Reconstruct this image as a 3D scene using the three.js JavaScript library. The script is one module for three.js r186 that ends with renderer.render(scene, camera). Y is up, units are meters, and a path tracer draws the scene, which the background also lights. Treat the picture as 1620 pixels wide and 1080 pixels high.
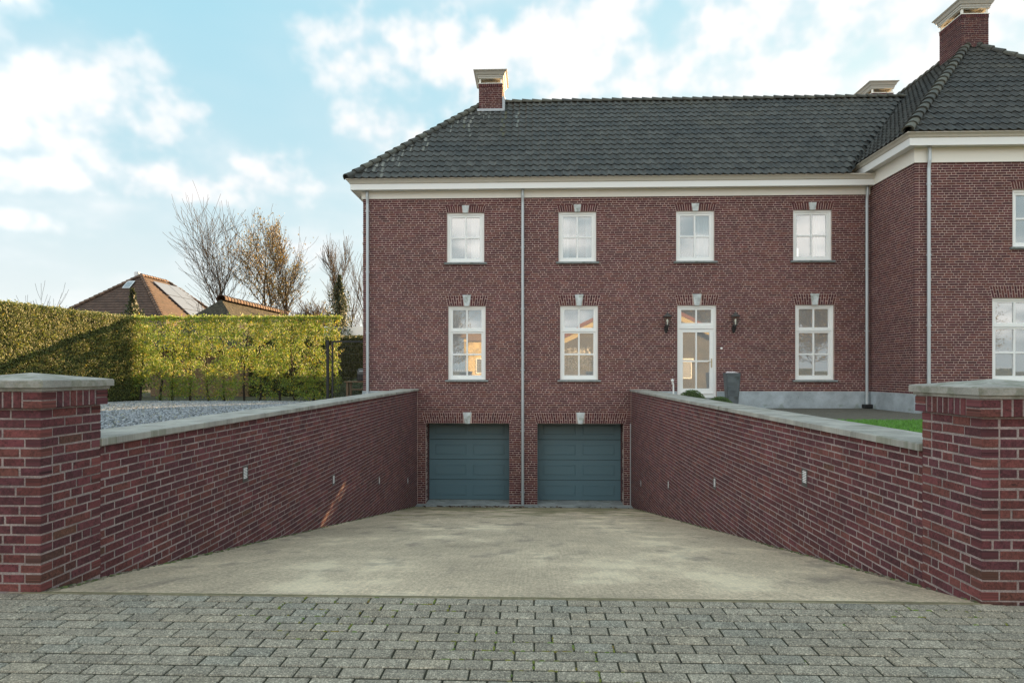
import * as THREE from 'three';
import { ImprovedNoise } from 'three/addons/math/ImprovedNoise.js';
import { mergeGeometries } from 'three/addons/utils/BufferGeometryUtils.js';

// ---------------------------------------------------------------- camera, sky, sun, exposure
const EYE = 1.42;                                     // eye height above the street, metres
const scene = new THREE.Scene();
const camera = new THREE.PerspectiveCamera(2 * Math.atan(540 / 1020) * 180 / Math.PI, 1.5, 0.05, 3000);
camera.position.set(0, EYE, 0);
camera.rotation.set(0, Math.atan(35 / 1020), 0);
camera.setViewOffset(1620, 1080, 0, -48, 1620, 1080); // shift lens: verticals stay vertical
camera.updateMatrixWorld(true); camera.updateProjectionMatrix();

const renderer = new THREE.WebGLRenderer({ antialias: true });
renderer.toneMapping = THREE.LinearToneMapping;
renderer.toneMappingExposure = 3.65;
renderer.shadowMap.enabled = true;

const SUN_AZ = 27 * Math.PI / 180, SUN_EL = 15.0 * Math.PI / 180;   // right of straight ahead, behind the house
const sunDir = new THREE.Vector3(Math.sin(SUN_AZ) * Math.cos(SUN_EL), Math.sin(SUN_EL), -Math.cos(SUN_AZ) * Math.cos(SUN_EL));
const sun = new THREE.DirectionalLight(0xffd49a, 5.0);
sun.position.copy(sunDir).multiplyScalar(120); sun.target.position.set(0, 0, -10);
sun.castShadow = true; sun.shadow.mapSize.set(4096, 4096);
Object.assign(sun.shadow.camera, { left: -70, right: 70, top: 60, bottom: -60, near: 1, far: 320 });
sun.shadow.radius = .7;
scene.add(sun, sun.target);

// ---------------------------------------------------------------- random, noise
function rng(seed) { let s = seed | 0; return () => { s = (s + 0x6d2b79f5) | 0; let t = Math.imul(s ^ (s >>> 15), 1 | s); t = (t + Math.imul(t ^ (t >>> 7), 61 | t)) ^ t; return ((t ^ (t >>> 14)) >>> 0) / 4294967296; }; }
const perlin = new ImprovedNoise();
const N3 = (x, y, z) => perlin.noise(x, y, z);
function fbm(x, y, z, o = 5, g = 0.5) { let a = 1, s = 0, n = 0; for (let i = 0; i < o; i++) { s += a * N3(x, y, z); n += a; a *= g; x = x * 2.03 + 7.1; y = y * 2.03 + 3.7; z = z * 2.03 + 1.3; } return s / n; }
const clamp = (x, a = 0, b = 1) => Math.min(b, Math.max(a, x));
const sstep = (a, b, x) => { const t = clamp((x - a) / (b - a)); return t * t * (3 - 2 * t); };
const mix = (a, b, t) => a + (b - a) * t;
const mix3 = (a, b, t) => [mix(a[0], b[0], t), mix(a[1], b[1], t), mix(a[2], b[2], t)];

// ---------------------------------------------------------------- sky: pale blue air and broken cumulus all round
{
  const W = 2048, H = 1024, data = new Float32Array(W * H * 4);
  // cumulus banks: azimuth (deg, 0 = straight ahead, + right), elevation, half width, half height, strength
  const banks = [[-38.5, 18.8, 8.0, 5.2, .62], [-44, 17, 6, 4.5, .5], [-38, 14, 5, 1.6, .5], [-30.5, 14.6, 6.0, 1.7, .62], [-22.6, 15.6, 3.6, 1.9, .55], [-40, 10.5, 3.2, .9, .45],
    [-13.4, 20.2, 3.4, 2.3, .62], [-14, 25.8, 4.6, 3.0, .58], [-6, 25.6, 8.5, 3.8, .62], [3.5, 26.6, 8.6, 4.8, .62], [10, 24.6, 6, 3.0, .55], [19, 22.6, 10.5, 2.8, .58], [19, 26.8, 11, 3.6, .56], [33, 24, 10, 7, .58], [31, 15.5, 9, 2.5, .42], [-21, 10.5, 6, 1.6, .3], [-9, 11, 6, 2, .3],
    [-52, 12, 9, 2.5, .4], [55, 17, 12, 4, .45]];
  const gap = [[-27, 24, 8, 5, -.5], [-16.5, 29, 5, 3, -.3], [8.5, 30.5, 3, 1.5, -.3], [-22, 20, 4, 2, -.3]];
  const c = new THREE.Vector3();
  for (let j = 0; j < H; j++) {
    const el = ((j + .5) / H - .5) * Math.PI, y = Math.sin(el), ce = Math.cos(el), eld = el * 180 / Math.PI;
    for (let i = 0; i < W; i++) {
      const r = ((i + .5) / W - .5) * 2 * Math.PI, x = Math.cos(r) * ce, z = Math.sin(r) * ce;
      const az = Math.atan2(x, -z) * 180 / Math.PI;
      let col;
      if (y <= 0) col = [.28, .27, .245];
      else {
        const up = Math.pow(clamp(y), .55);
        col = mix3([.203, .232, .242], [.106, .202, .243], sstep(.15, .80, up));
        // warmth low round the sun
        c.set(x, y, z); const d = c.dot(sunDir), near = Math.pow(clamp(d), 10) * Math.exp(-eld / 16), low = Math.exp(-eld / 6) * Math.pow(clamp(d * .5 + .5), 2);
        col = mix3(col, [.56, .49, .37], clamp(near * .75 + low * .45));
        // clouds
        const k = 3.4 / (y + .22), px = x * k, pz = z * k;
        let f = fbm(px * .8 + 11, pz * .8 + 5, .7, 6, .55) * 1.25 + .33;
        const wob = fbm(az * .19, eld * .24, 3.1, 7, .58), wob2 = fbm(az * .5 + 9, eld * .62, 8.1, 5, .6);
        let b = 0;
        for (const q of banks) { const u = (az - q[0]) / q[2], v = (eld - q[1]) / q[3]; if (Math.abs(u) < 2 && Math.abs(v) < 2) { const vv = v < 0 ? v * 1.1 : v; b = Math.max(b, q[4] * (1.42 - Math.sqrt(u * u + vv * vv) + wob * 1.5 + wob2 * .42)); } }
        let g = 0; for (const q of gap) { const u = (az - q[0]) / q[2], v = (eld - q[1]) / q[3]; g += q[4] * Math.exp(-(u * u + v * v)); }
        const inView = sstep(62, 46, Math.abs(az)) * sstep(42, 32, eld);
        f = mix(f, .12 + (f - .33) * .35, inView) + g * .5;
        const cover = sstep(.02, .62 + .2 * sstep(.2, -.3, wob), Math.max(f, b)) * sstep(0, 4, eld);
        const body = clamp(.5 + wob * .9 + wob2 * .5);
        const front = sstep(.62, -.35, d), lit = 1 + 1.4 * front;   // clouds away from the sun brightened as added fill for the shaded facade
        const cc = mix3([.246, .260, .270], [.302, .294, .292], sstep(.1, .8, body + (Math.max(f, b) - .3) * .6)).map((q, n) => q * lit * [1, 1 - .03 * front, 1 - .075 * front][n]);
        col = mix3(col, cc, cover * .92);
        const veil = .28 * sstep(-.2, .5, fbm(az * .05 + 3, eld * .12, 5.5, 4)); col = mix3(col, [.245, .257, .263], veil);
      }
      const o = (j * W + i) * 4; data[o] = col[0]; data[o + 1] = col[1]; data[o + 2] = col[2]; data[o + 3] = 1;
    }
  }
  const t = new THREE.DataTexture(data, W, H, THREE.RGBAFormat, THREE.FloatType);
  t.mapping = THREE.EquirectangularReflectionMapping; t.magFilter = THREE.LinearFilter; t.minFilter = THREE.LinearFilter; t.wrapS = THREE.RepeatWrapping; t.needsUpdate = true;
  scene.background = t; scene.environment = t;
}

// ---------------------------------------------------------------- helpers: textures
function tex(size, fn, srgb = true, h = size) {
  const d = new Uint8Array(size * h * 4);
  for (let j = 0; j < h; j++) for (let i = 0; i < size; i++) { const v = fn(i / size, j / h, i, j), o = (j * size + i) * 4; d[o] = clamp(v[0]) * 255; d[o + 1] = clamp(v[1]) * 255; d[o + 2] = clamp(v[2]) * 255; d[o + 3] = 255; }
  const t = new THREE.DataTexture(d, size, h); t.wrapS = t.wrapT = THREE.RepeatWrapping; t.magFilter = THREE.LinearFilter; t.minFilter = THREE.LinearMipmapLinearFilter; t.generateMipmaps = true;
  if (srgb) t.colorSpace = THREE.SRGBColorSpace; t.needsUpdate = true; return t;
}
// value noise that tiles with period p cells
function tiler(seed) { const R = rng(seed), T = new Float32Array(65536); for (let i = 0; i < 65536; i++) T[i] = R(); const at = (x, y) => T[((y & 255) << 8) | (x & 255)];
  return (u, v, p) => { const x = u * p, y = v * p, xi = Math.floor(x), yi = Math.floor(y), fx = x - xi, fy = y - yi, sx = fx * fx * (3 - 2 * fx), sy = fy * fy * (3 - 2 * fy), m = (k) => ((k % p) + p) % p, x0 = m(xi), x1 = m(xi + 1), y0 = m(yi), y1 = m(yi + 1); return mix(mix(at(x0, y0), at(x1, y0), sx), mix(at(x0, y1), at(x1, y1), sx), sy); }; }
const tn = tiler(77), tn2 = tiler(91);
const tfbm = (u, v, p, o = 4, n = tn) => { let a = 1, s = 0, w = 0; for (let i = 0; i < o; i++) { s += a * n(u, v, p); w += a; a *= .55; p *= 2; } return s / w; };
function rep(t, sx, sy = sx) { const c = t.clone(); c.repeat.set(1 / sx, 1 / sy); c.needsUpdate = true; return c; }   // uv in metres -> tile every sx, sy metres

// brick surface: fired grain, darker flecks, whitish lime bloom in patches with ragged outlines (2.4 m tile)
const brickMap = tex(1024, (u, v) => {
  const gr = tn(u, v, 256) * .5 + tn2(u, v, 120) * .5, bl = tfbm(u, v, 14, 5), fl = tn2(u, v, 200);
  let c = .80 + (gr - .5) * .34; if (fl > .88) c *= .72; if (fl < .05) c *= 1.25;
  let r = c * .98, g = c * .95, b = c * .96; const lime = sstep(.60, .74, bl + (gr - .5) * .12) * .30; r = mix(r, 1, lime); g = mix(g, 1, lime); b = mix(b, 1, lime); return [r, g, b];
});
const limeMap = tex(1024, (u, v) => {           // weathered pillar bricks: more lime bloom, a little yellow algae
  const gr = tn(u, v, 256) * .5 + tn2(u, v, 120) * .5, bl = tfbm(u, v, 9, 6), al = tfbm(u, v, 11, 5, tn2), fl = tn2(u, v, 200);
  let c = .80 + (gr - .5) * .36; if (fl > .88) c *= .72; let r = c * .98, g = c * .95, b = c * .96; const lime = sstep(.56, .72, bl + (gr - .5) * .16) * .5; r = mix(r, 1, lime); g = mix(g, 1, lime * .8); b = mix(b, 1, lime); return [r, g, b];
});
const brickBump = tex(512, (u, v) => { const g = tn(u, v, 160) * .6 + tn2(u, v, 60) * .4; const p = tn2(u, v, 110) > .9 ? -.3 : 0; const q = clamp(g + p); return [q, q, q]; }, false);
const mortarMap = tex(512, (u, v) => { const g = .80 + (tn(u, v, 200) - .5) * .22 + (tfbm(u, v, 8, 4) - .5) * .32; return [g, g * .985, g * .97]; });
const stoneMap = tex(512, (u, v) => { const g = .86 + (tn(u, v, 220) - .5) * .10 + (tfbm(u, v, 6, 5) - .5) * .34; const st = sstep(.58, .75, tfbm(u, v, 9, 4, tn2)) * .12; return [g - st, g - st * .9, g - st * 1.2]; });
const paverMap = tex(1024, (u, v) => {
  const f = tn(u, v, 256), g2 = tn2(u, v, 128), g3 = tn(u + .37, v + .11, 180), b = tfbm(u, v, 10, 4);
  let c = .66 + (f - .5) * .30 + (g2 - .5) * .22 + (b - .5) * .16; c = mix(c, 1.0, sstep(.82, .94, g2) * .6); c = mix(c, 1, sstep(.86, .95, g3)); c *= 1 - .28 * sstep(.18, .06, g3); return [c, c * .985, c * .94];
});
const paverBump = tex(512, (u, v) => { const q = tn(u, v, 250) * .6 + tn2(u, v, 128) * .4; return [q, q, q]; }, false);
const tileMap = tex(1024, (u, v) => { const b = tfbm(u, v, 12, 5), s = tn2(u, v, 180), f = tn(u, v, 400); let c = .74 + (b - .5) * .45 + (f - .5) * .2; const li = sstep(.66, .8, tfbm(u, v, 22, 4, tn2)) * .35; if (s > .955) return [.98, .97, .93]; return [mix(c, .95, li), mix(c, .95, li), mix(c * .99, .82, li)]; });
const fineBump = tex(512, (u, v) => { const q = tn(u, v, 256) * .5 + tfbm(u, v, 16, 4) * .5; return [q, q, q]; }, false);
const gravelMap = tex(1024, (u, v) => { const a = tn(u, v, 300), b = tn2(u, v, 170), m = tfbm(u, v, 6, 4); let c = .48 + (a - .5) * .6 + (b - .5) * .4 + (m - .5) * .15; return [c * .97, c, c * 1.03]; });
const gravelBump = tex(512, (u, v) => { const q = tn(u, v, 130) * .6 + tn2(u, v, 70) * .4; return [q, q, q]; }, false);
const soilMap = tex(512, (u, v) => { const c = .7 + (tfbm(u, v, 20, 5) - .5) * .7; return [c, c, c * .9]; });
const concreteMap = (() => {                      // ramp slab 6.2 x 14.8 m: brushed cement, worn pale patches, moss towards the damp low end
  const CW = 192, CH = 448, F = ['big', 'mid', 'st', 'ms', 'arc'].map(() => new Float32Array(CW * CH));
  for (let j = 0; j < CH; j++) for (let i = 0; i < CW; i++) { const X = i / CW * 6.2, Y = j / CH * 14.8, o = j * CW + i; F[0][o] = fbm(X * .5, Y * .3, 2.2, 4); F[1][o] = fbm(X * 1.5 + 4, Y * 1.1, 6.6, 6, .6); F[2][o] = fbm(X * 2.8, Y * 1.8, 12.5, 5, .6); F[3][o] = fbm(X * 1.3, Y * 1.3, 20.2, 6, .6); F[4][o] = fbm(X * .9 + 5, Y * .9, 31, 3); }
  const get = (A, u, v) => { const x = u * (CW - 1), y = v * (CH - 1), i = Math.floor(x), j = Math.floor(y), a = x - i, b = y - j, i1 = Math.min(CW - 1, i + 1), j1 = Math.min(CH - 1, j + 1); return mix(mix(A[j * CW + i], A[j * CW + i1], a), mix(A[j1 * CW + i], A[j1 * CW + i1], a), b); };
  const R = rng(404);
  return tex(2048, (u, v) => {
    const X = u * 6.2, Y = v * 14.8, big = get(F[0], u, v), mid = get(F[1], u, v), st = get(F[2], u, v), ms = get(F[3], u, v), br = N3(X * 70, Y * 1.6, 1), w = R() + R() - 1, s1 = N3(X * 33 + Y * 25, Y * 31 - X * 22, 9.3), s2 = N3(X * 71 - Y * 55, Y * 67 + X * 48, 2.6);
    let c = .78 + br * .05 + w * .12 + s1 * .10 + s2 * .10 + big * .14 + mid * .16, r = c, g = c * .945, b = c * .85;
    const worn = sstep(.10, .36, mid + big * .5 + w * .05) * .45; r = mix(r, .97, worn); g = mix(g, .945, worn); b = mix(b, .85, worn);
    const d = Math.abs(Math.hypot(X - 4.6, (Y - 9.6) * .62) - 3.15); if (d < .035 && mid > -.2) { const k = .25 * (1 - d / .035); r = mix(r, .98, k); g = mix(g, .97, k); b = mix(b, .9, k); }   // pale tyre arc
    const stain = sstep(.08, .42, st + w * .04) * .18; r *= 1 - stain; g *= 1 - stain; b *= 1 - stain * .9;
    const moss = sstep(.05, .32, ms + Math.min(.5, (Y - 9.2) * .085) + w * .05) * .5; r = mix(r, .40, moss); g = mix(g, .42, moss); b = mix(b, .27, moss);
    return [r, g, b];
  }, true, 2048);
})();
const concreteBump = tex(512, (u, v) => { const q = tn(u, v, 256) * .5 + tn2(u, v, 128) * .3 + tfbm(u, v, 16, 3) * .2; return [q, q, q]; }, false);

// ---------------------------------------------------------------- materials
const std = (o) => new THREE.MeshStandardMaterial({ roughness: .85, ...o });
const phy = (o) => new THREE.MeshPhysicalMaterial({ roughness: .85, ...o });
const rgb = (r, g, b) => new THREE.Color().setRGB(r, g, b);
const VC = { vertexColors: true };
const M = {
  brick: std({ ...VC, map: rep(brickMap, 2.4), bumpMap: rep(brickBump, .5), bumpScale: .003, roughness: .88 }),
  brickOld: std({ ...VC, map: rep(limeMap, 2.0), bumpMap: rep(brickBump, .5), bumpScale: .004, roughness: .9 }),
  mortar: std({ color: rgb(.84, .66, .60), map: rep(mortarMap, 1.3), bumpMap: rep(brickBump, .4), bumpScale: .002, roughness: .95 }),
  mortarWall: std({ color: rgb(.50, .42, .41), map: rep(mortarMap, 1.1), bumpMap: rep(brickBump, .4), bumpScale: .003, roughness: .95 }),
  stone: std({ color: rgb(.46, .44, .395), map: rep(stoneMap, 1.2), bumpMap: rep(fineBump, .6), bumpScale: .002, roughness: .8 }),
  keystone: std({ color: rgb(.80, .84, .84), map: rep(stoneMap, .7), roughness: .8 }),
  plinth: std({ color: rgb(.52, .58, .62), map: rep(stoneMap, 2.1), bumpMap: rep(fineBump, .7), bumpScale: .0015, roughness: .85 }),
  white: std({ color: rgb(.90, .90, .88), roughness: .35 }),
  cream: std({ color: rgb(.90, .87, .79), roughness: .45 }),
  capGrey: std({ color: rgb(.50, .475, .42), roughness: .6 }),
  creamDull: std({ color: rgb(.62, .58, .50), roughness: .55 }),
  zinc: std({ color: rgb(.52, .56, .58), roughness: .42, metalness: .35 }),
  sill: std({ color: rgb(.34, .37, .37), map: rep(stoneMap, .8), roughness: .7 }),
  tile: std({ ...VC, map: rep(tileMap, 2.6), bumpMap: rep(fineBump, .5), bumpScale: .002, roughness: .62 }),
  lead: std({ color: rgb(.42, .44, .46), roughness: .5, metalness: .3 }),
  garage: std({ color: rgb(.125, .21, .245), bumpMap: rep(fineBump, .25), bumpScale: .0006, roughness: .42 }),
  black: std({ color: rgb(.012, .012, .013), roughness: .5 }),
  rubber: std({ color: rgb(.02, .02, .02), roughness: .8 }),
  glass: phy({ color: rgb(.93, .95, .95), transmission: 1, thickness: 0, roughness: 0, metalness: .48, ior: 1.6 }),
  clear: phy({ color: rgb(.97, .97, .93), transmission: 1, thickness: 0, roughness: .08, ior: 1.5 }),
  room: std({ color: rgb(.42, .37, .31), roughness: .9 }),
  curtain: phy({ color: rgb(.85, .86, .85), roughness: 1, transmission: .4, thickness: 0 }),
  concrete: std({ color: rgb(.97, .88, .79), map: concreteMap, bumpMap: rep(concreteBump, .5), bumpScale: .007, roughness: .92 }),
  apron: std({ color: rgb(.40, .42, .41), map: rep(stoneMap, 1.6), bumpMap: rep(concreteBump, .5), bumpScale: .002, roughness: .85 }),
  paver: std({ ...VC, map: rep(paverMap, .9), bumpMap: rep(paverBump, .45), bumpScale: .005, roughness: .9 }),
  sand: std({ color: rgb(.062, .060, .040), map: rep(soilMap, .5), roughness: 1 }),
  road: std({ color: rgb(.34, .34, .32), map: rep(paverMap, 1.1), bumpMap: rep(paverBump, .5), bumpScale: .004, roughness: .92 }),
  gravel: std({ color: rgb(.42, .455, .47), map: rep(gravelMap, 1.6), bumpMap: rep(gravelBump, .9), bumpScale: .02, roughness: .95 }),
  pebble: std({ color: rgb(.40, .43, .45), roughness: .85 }),
  soil: std({ color: rgb(.10, .10, .05), map: rep(soilMap, 2), roughness: 1 }),
  lawnSoil: std({ color: rgb(.07, .12, .03), map: rep(soilMap, 1.2), roughness: 1 }),
  terrace: std({ color: rgb(.27, .26, .225), map: rep(paverMap, 1.3), bumpMap: rep(paverBump, .6), bumpScale: .004, roughness: .95 }),
  grass: phy({ color: rgb(.14, .34, .045), roughness: 1, transmission: .35, thickness: 0 }),
  leaf: phy({ roughness: .75, transmission: .55, thickness: 0, color: 0xffffff }),
  bark: std({ color: rgb(.075, .055, .036), roughness: 1 }),
  darkBark: std({ color: rgb(.035, .028, .022), roughness: 1 }),
  box: phy({ roughness: .9, transmission: .2, thickness: 0, color: 0xffffff }),
  zincPot: std({ color: rgb(.15, .175, .19), map: rep(stoneMap, .5), roughness: .55, metalness: .25 }),
  solar: std({ color: rgb(.34, .35, .37), roughness: .28, metalness: .6 }),
  alu: std({ color: rgb(.6, .6, .6), roughness: .4, metalness: .6 }),
  brownTile: std({ ...VC, map: rep(tileMap, 3.1), roughness: .85 }),
  thatch: std({ color: rgb(.13, .115, .095), map: rep(soilMap, 1.4), bumpMap: rep(fineBump, .7), bumpScale: .03, roughness: 1 }),
  renderTan: std({ color: rgb(.52, .36, .17), map: rep(stoneMap, 3), roughness: .9 }),
  darkBrick: std({ color: rgb(.13, .115, .085), map: rep(stoneMap, 3), roughness: .9 }),
  renderCream: std({ color: rgb(.78, .60, .30), map: rep(stoneMap, 3), roughness: .9 }),
  orangeTile: std({ color: rgb(.42, .13, .06), map: rep(tileMap, 2.2), roughness: .85 }),
  timber: std({ color: rgb(.20, .13, .075), roughness: .8 }),
  brass: std({ color: rgb(.5, .42, .28), roughness: .3, metalness: .8 }),
  twig: std({ color: rgb(.095, .11, .035), map: rep(soilMap, .8), bumpMap: rep(gravelBump, .8), bumpScale: .05, roughness: 1 }),
  bulb: std({ color: rgb(.95, .94, .9), roughness: .3 }),
  lantern: std({ color: rgb(.10, .095, .09), roughness: .5, metalness: .4 }),
};

// ---------------------------------------------------------------- helpers: objects
const used = new Map();
function numbered(n) { const k = used.get(n) ?? 0; used.set(n, k + 1); return k ? n + '_' + String(k).padStart(3, '0') : n; }
function thing(name, label, category, [x, y, z] = [0, 0, 0], group, kind) {
  const o = new THREE.Group(); o.name = numbered(name); o.position.set(x, y, z); scene.add(o); o.updateMatrixWorld(true);
  o.userData = { label, category }; if (group) o.userData.group = group; if (kind) o.userData.kind = kind; return o;
}
const tmpv = new THREE.Vector3();
function mk(name, geo, mat, parent, opt = {}) {        // geometry in world coordinates, kept relative to the parent's base
  if (parent && parent !== scene) { parent.updateWorldMatrix(true, false); parent.getWorldPosition(tmpv); geo.translate(-tmpv.x, -tmpv.y, -tmpv.z); }
  const m = new THREE.Mesh(geo, mat); m.name = parent === scene ? numbered(name) : name; m.castShadow = m.receiveShadow = true;
  if (opt.kind) m.userData.kind = opt.kind; if (opt.label) m.userData.label = opt.label; if (opt.category) m.userData.category = opt.category; if (opt.group) m.userData.group = opt.group;
  (parent ?? scene).add(m); return m;
}
function structure(name, geo, mat) { return mk(name, geo, mat, scene, { kind: 'structure' }); }
class GB {                                             // quad collector with face normals, uv in metres, linear vertex colours
  constructor() { this.p = []; this.n = []; this.u = []; this.c = []; this.i = []; }
  get empty() { return !this.i.length; }
  quad(a, b, c, d, col, ua, ub, uc, ud) {
    const k = this.p.length / 3, e1 = [b[0] - a[0], b[1] - a[1], b[2] - a[2]], e2 = [d[0] - a[0], d[1] - a[1], d[2] - a[2]], e3 = [c[0] - a[0], c[1] - a[1], c[2] - a[2]];
    let n = [e1[1] * e2[2] - e1[2] * e2[1], e1[2] * e2[0] - e1[0] * e2[2], e1[0] * e2[1] - e1[1] * e2[0]], l = Math.hypot(...n);
    if (l < 1e-12) { n = [e1[1] * e3[2] - e1[2] * e3[1], e1[2] * e3[0] - e1[0] * e3[2], e1[0] * e3[1] - e1[1] * e3[0]]; l = Math.hypot(...n) || 1; }
    n = n.map((x) => x / l);
    for (const q of [a, b, c, d]) { this.p.push(...q); this.n.push(...n); this.c.push(...col); }
    for (const q of [ua ?? [0, 0], ub ?? [0, 0], uc ?? [0, 0], ud ?? [0, 0]]) this.u.push(...q);
    this.i.push(k, k + 1, k + 2, k, k + 2, k + 3);
  }
  geo() { const g = new THREE.BufferGeometry(); g.setAttribute('position', new THREE.Float32BufferAttribute(this.p, 3)); g.setAttribute('normal', new THREE.Float32BufferAttribute(this.n, 3)); g.setAttribute('uv', new THREE.Float32BufferAttribute(this.u, 2)); g.setAttribute('color', new THREE.Float32BufferAttribute(this.c, 3)); g.setIndex(this.i); return g; }
}
// frame on a plane: O origin, U along, up = +y (or V given), N outward
const frame = (O, U, N, V = [0, 1, 0]) => ({ O, U, N, V });
const P = (f, u, v, n) => [f.O[0] + f.U[0] * u + f.V[0] * v + f.N[0] * n, f.O[1] + f.U[1] * u + f.V[1] * v + f.N[1] * n, f.O[2] + f.U[2] * u + f.V[2] * v + f.N[2] * n];
// a four-cornered block on a frame (corners counter-clockwise seen from outside), with chamfered front edges
function block(gb, f, q, n0, n1, ch, col, R, uvo = [0, 0]) {
  const cu = (q[0][0] + q[1][0] + q[2][0] + q[3][0]) / 4, cv = (q[0][1] + q[1][1] + q[2][1] + q[3][1]) / 4;
  const hw = Math.abs(q[1][0] - q[0][0] + q[2][0] - q[3][0]) / 4 || .01, hv = Math.abs(q[3][1] - q[0][1] + q[2][1] - q[1][1]) / 4 || .01;
  const uv = (a) => [a[0] + uvo[0], a[1] + uvo[1]];
  const back = q.map((a) => P(f, a[0], a[1], n0));
  if (!ch) { const F = q.map((a) => P(f, a[0], a[1], n1)); gb.quad(F[0], F[1], F[2], F[3], col, ...q.map(uv)); for (let k = 0; k < 4; k++) { const m = (k + 1) % 4; gb.quad(back[k], back[m], F[m], F[k], col, uv(q[k]), uv(q[m]), uv(q[m]), uv(q[k])); } return; }
  const ins = q.map((a) => [cu + (a[0] - cu) * (1 - ch / hw) + (R ? (R() - .5) * ch * .5 : 0), cv + (a[1] - cv) * (1 - ch / hv) + (R ? (R() - .5) * ch * .5 : 0)]);
  const F = ins.map((a) => P(f, a[0], a[1], n1)), E = q.map((a) => P(f, a[0], a[1], n1 - ch));
  gb.quad(F[0], F[1], F[2], F[3], col, ...ins.map(uv));
  for (let k = 0; k < 4; k++) { const m = (k + 1) % 4; gb.quad(E[k], E[m], F[m], F[k], col, uv(q[k]), uv(q[m]), uv(ins[m]), uv(ins[k])); gb.quad(back[k], back[m], E[m], E[k], col, uv(q[k]), uv(q[m]), uv(q[m]), uv(q[k])); }
}
const rect = (u0, u1, v0, v1) => [[u0, v0], [u1, v0], [u1, v1], [u0, v1]];
function bx(x0, x1, y0, y1, z0, z1, gb = new GB(), col = [1, 1, 1]) {
  const a = [x0, y0, z0], b = [x1, y0, z0], c = [x1, y1, z0], d = [x0, y1, z0], e = [x0, y0, z1], f = [x1, y0, z1], g = [x1, y1, z1], h = [x0, y1, z1], w = x1 - x0, H = y1 - y0, D = z1 - z0;
  gb.quad(e, f, g, h, col, [x0, y0], [x1, y0], [x1, y1], [x0, y1]); gb.quad(b, a, d, c, col, [x1, y0], [x0, y0], [x0, y1], [x1, y1]);
  gb.quad(f, b, c, g, col, [z1, y0], [z0, y0], [z0, y1], [z1, y1]); gb.quad(a, e, h, d, col, [z0, y0], [z1, y0], [z1, y1], [z0, y1]);
  gb.quad(h, g, c, d, col, [x0, z1], [x1, z1], [x1, z0], [x0, z0]); gb.quad(a, b, f, e, col, [x0, z0], [x1, z0], [x1, z1], [x0, z1]);
  return gb;
}
// chamfered box (small bevel on all edges of the front-facing silhouette is enough for slabs)
function bevelBox(x0, x1, y0, y1, z0, z1, b) {
  const s = new THREE.Shape(); s.moveTo(x0 + b, y0 + b); s.lineTo(x1 - b, y0 + b); s.lineTo(x1 - b, y1 - b); s.lineTo(x0 + b, y1 - b); s.closePath();
  const g = new THREE.ExtrudeGeometry(s, { depth: z1 - z0 - 2 * b, bevelEnabled: true, bevelThickness: b, bevelSize: b, bevelSegments: 2 }); g.translate(0, 0, z0 + b); return g;
}
function cyl(x0, y0, z0, x1, y1, z1, r0, r1 = r0, seg = 14) {
  const a = new THREE.Vector3(x0, y0, z0), b = new THREE.Vector3(x1, y1, z1), d = b.clone().sub(a), g = new THREE.CylinderGeometry(r1, r0, d.length(), seg);
  g.applyQuaternion(new THREE.Quaternion().setFromUnitVectors(new THREE.Vector3(0, 1, 0), d.clone().normalize())); g.translate((x0 + x1) / 2, (y0 + y1) / 2, (z0 + z1) / 2); return g;
}
const merge = (list) => mergeGeometries(list.map((g) => { const q = g.index ? g.toNonIndexed() : g; for (const k of Object.keys(q.attributes)) if (!['position', 'normal', 'uv'].includes(k)) q.deleteAttribute(k); return q; }));
const vproj = new THREE.Vector3();
function shown(c, area) { vproj.set(...c).project(camera); const inF = Math.abs(vproj.x) < 1 && Math.abs(vproj.y) < 1 && vproj.z < 1; const d2 = c[0] ** 2 + (c[1] - EYE) ** 2 + c[2] ** 2; return (inF ? 1 : 1e-4) * area / d2; }
// items: {c: centre, a: area * facing, build(gb)}; the 300 that show largest become parts, the rest one part
function pieces(name, items, mat, parent, most = 300) {
  items.forEach((t) => { t.s = shown(t.c, t.a); }); items.sort((p, q) => q.s - p.s);
  const rest = new GB();
  items.forEach((t, k) => { if (k < most) { const gb = new GB(); t.build(gb); mk(name, gb.geo(), mat, parent); } else t.build(rest); });
  if (!rest.empty) mk(name + '_field', rest.geo(), mat, parent, { kind: 'stuff' });
}
// ---------------------------------------------------------------- brickwork
const CO = .0625, JT = .0125, HJ = .0115, BH = CO - JT;
const brickTones = [[.188, .058, .058], [.172, .051, .056], [.206, .066, .059], [.152, .049, .058], [.180, .060, .066], [.220, .078, .064], [.138, .046, .053]];
function tone(R, gain = 1, mossy = 0) { const t = brickTones[Math.floor(R() * brickTones.length)], k = gain * (.84 + R() * .32); let c = [t[0] * k, t[1] * k, t[2] * k]; if (mossy && R() < mossy) c = mix3(c, [.15, .12, .05], .15 + R() * .3); return c; }
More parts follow.
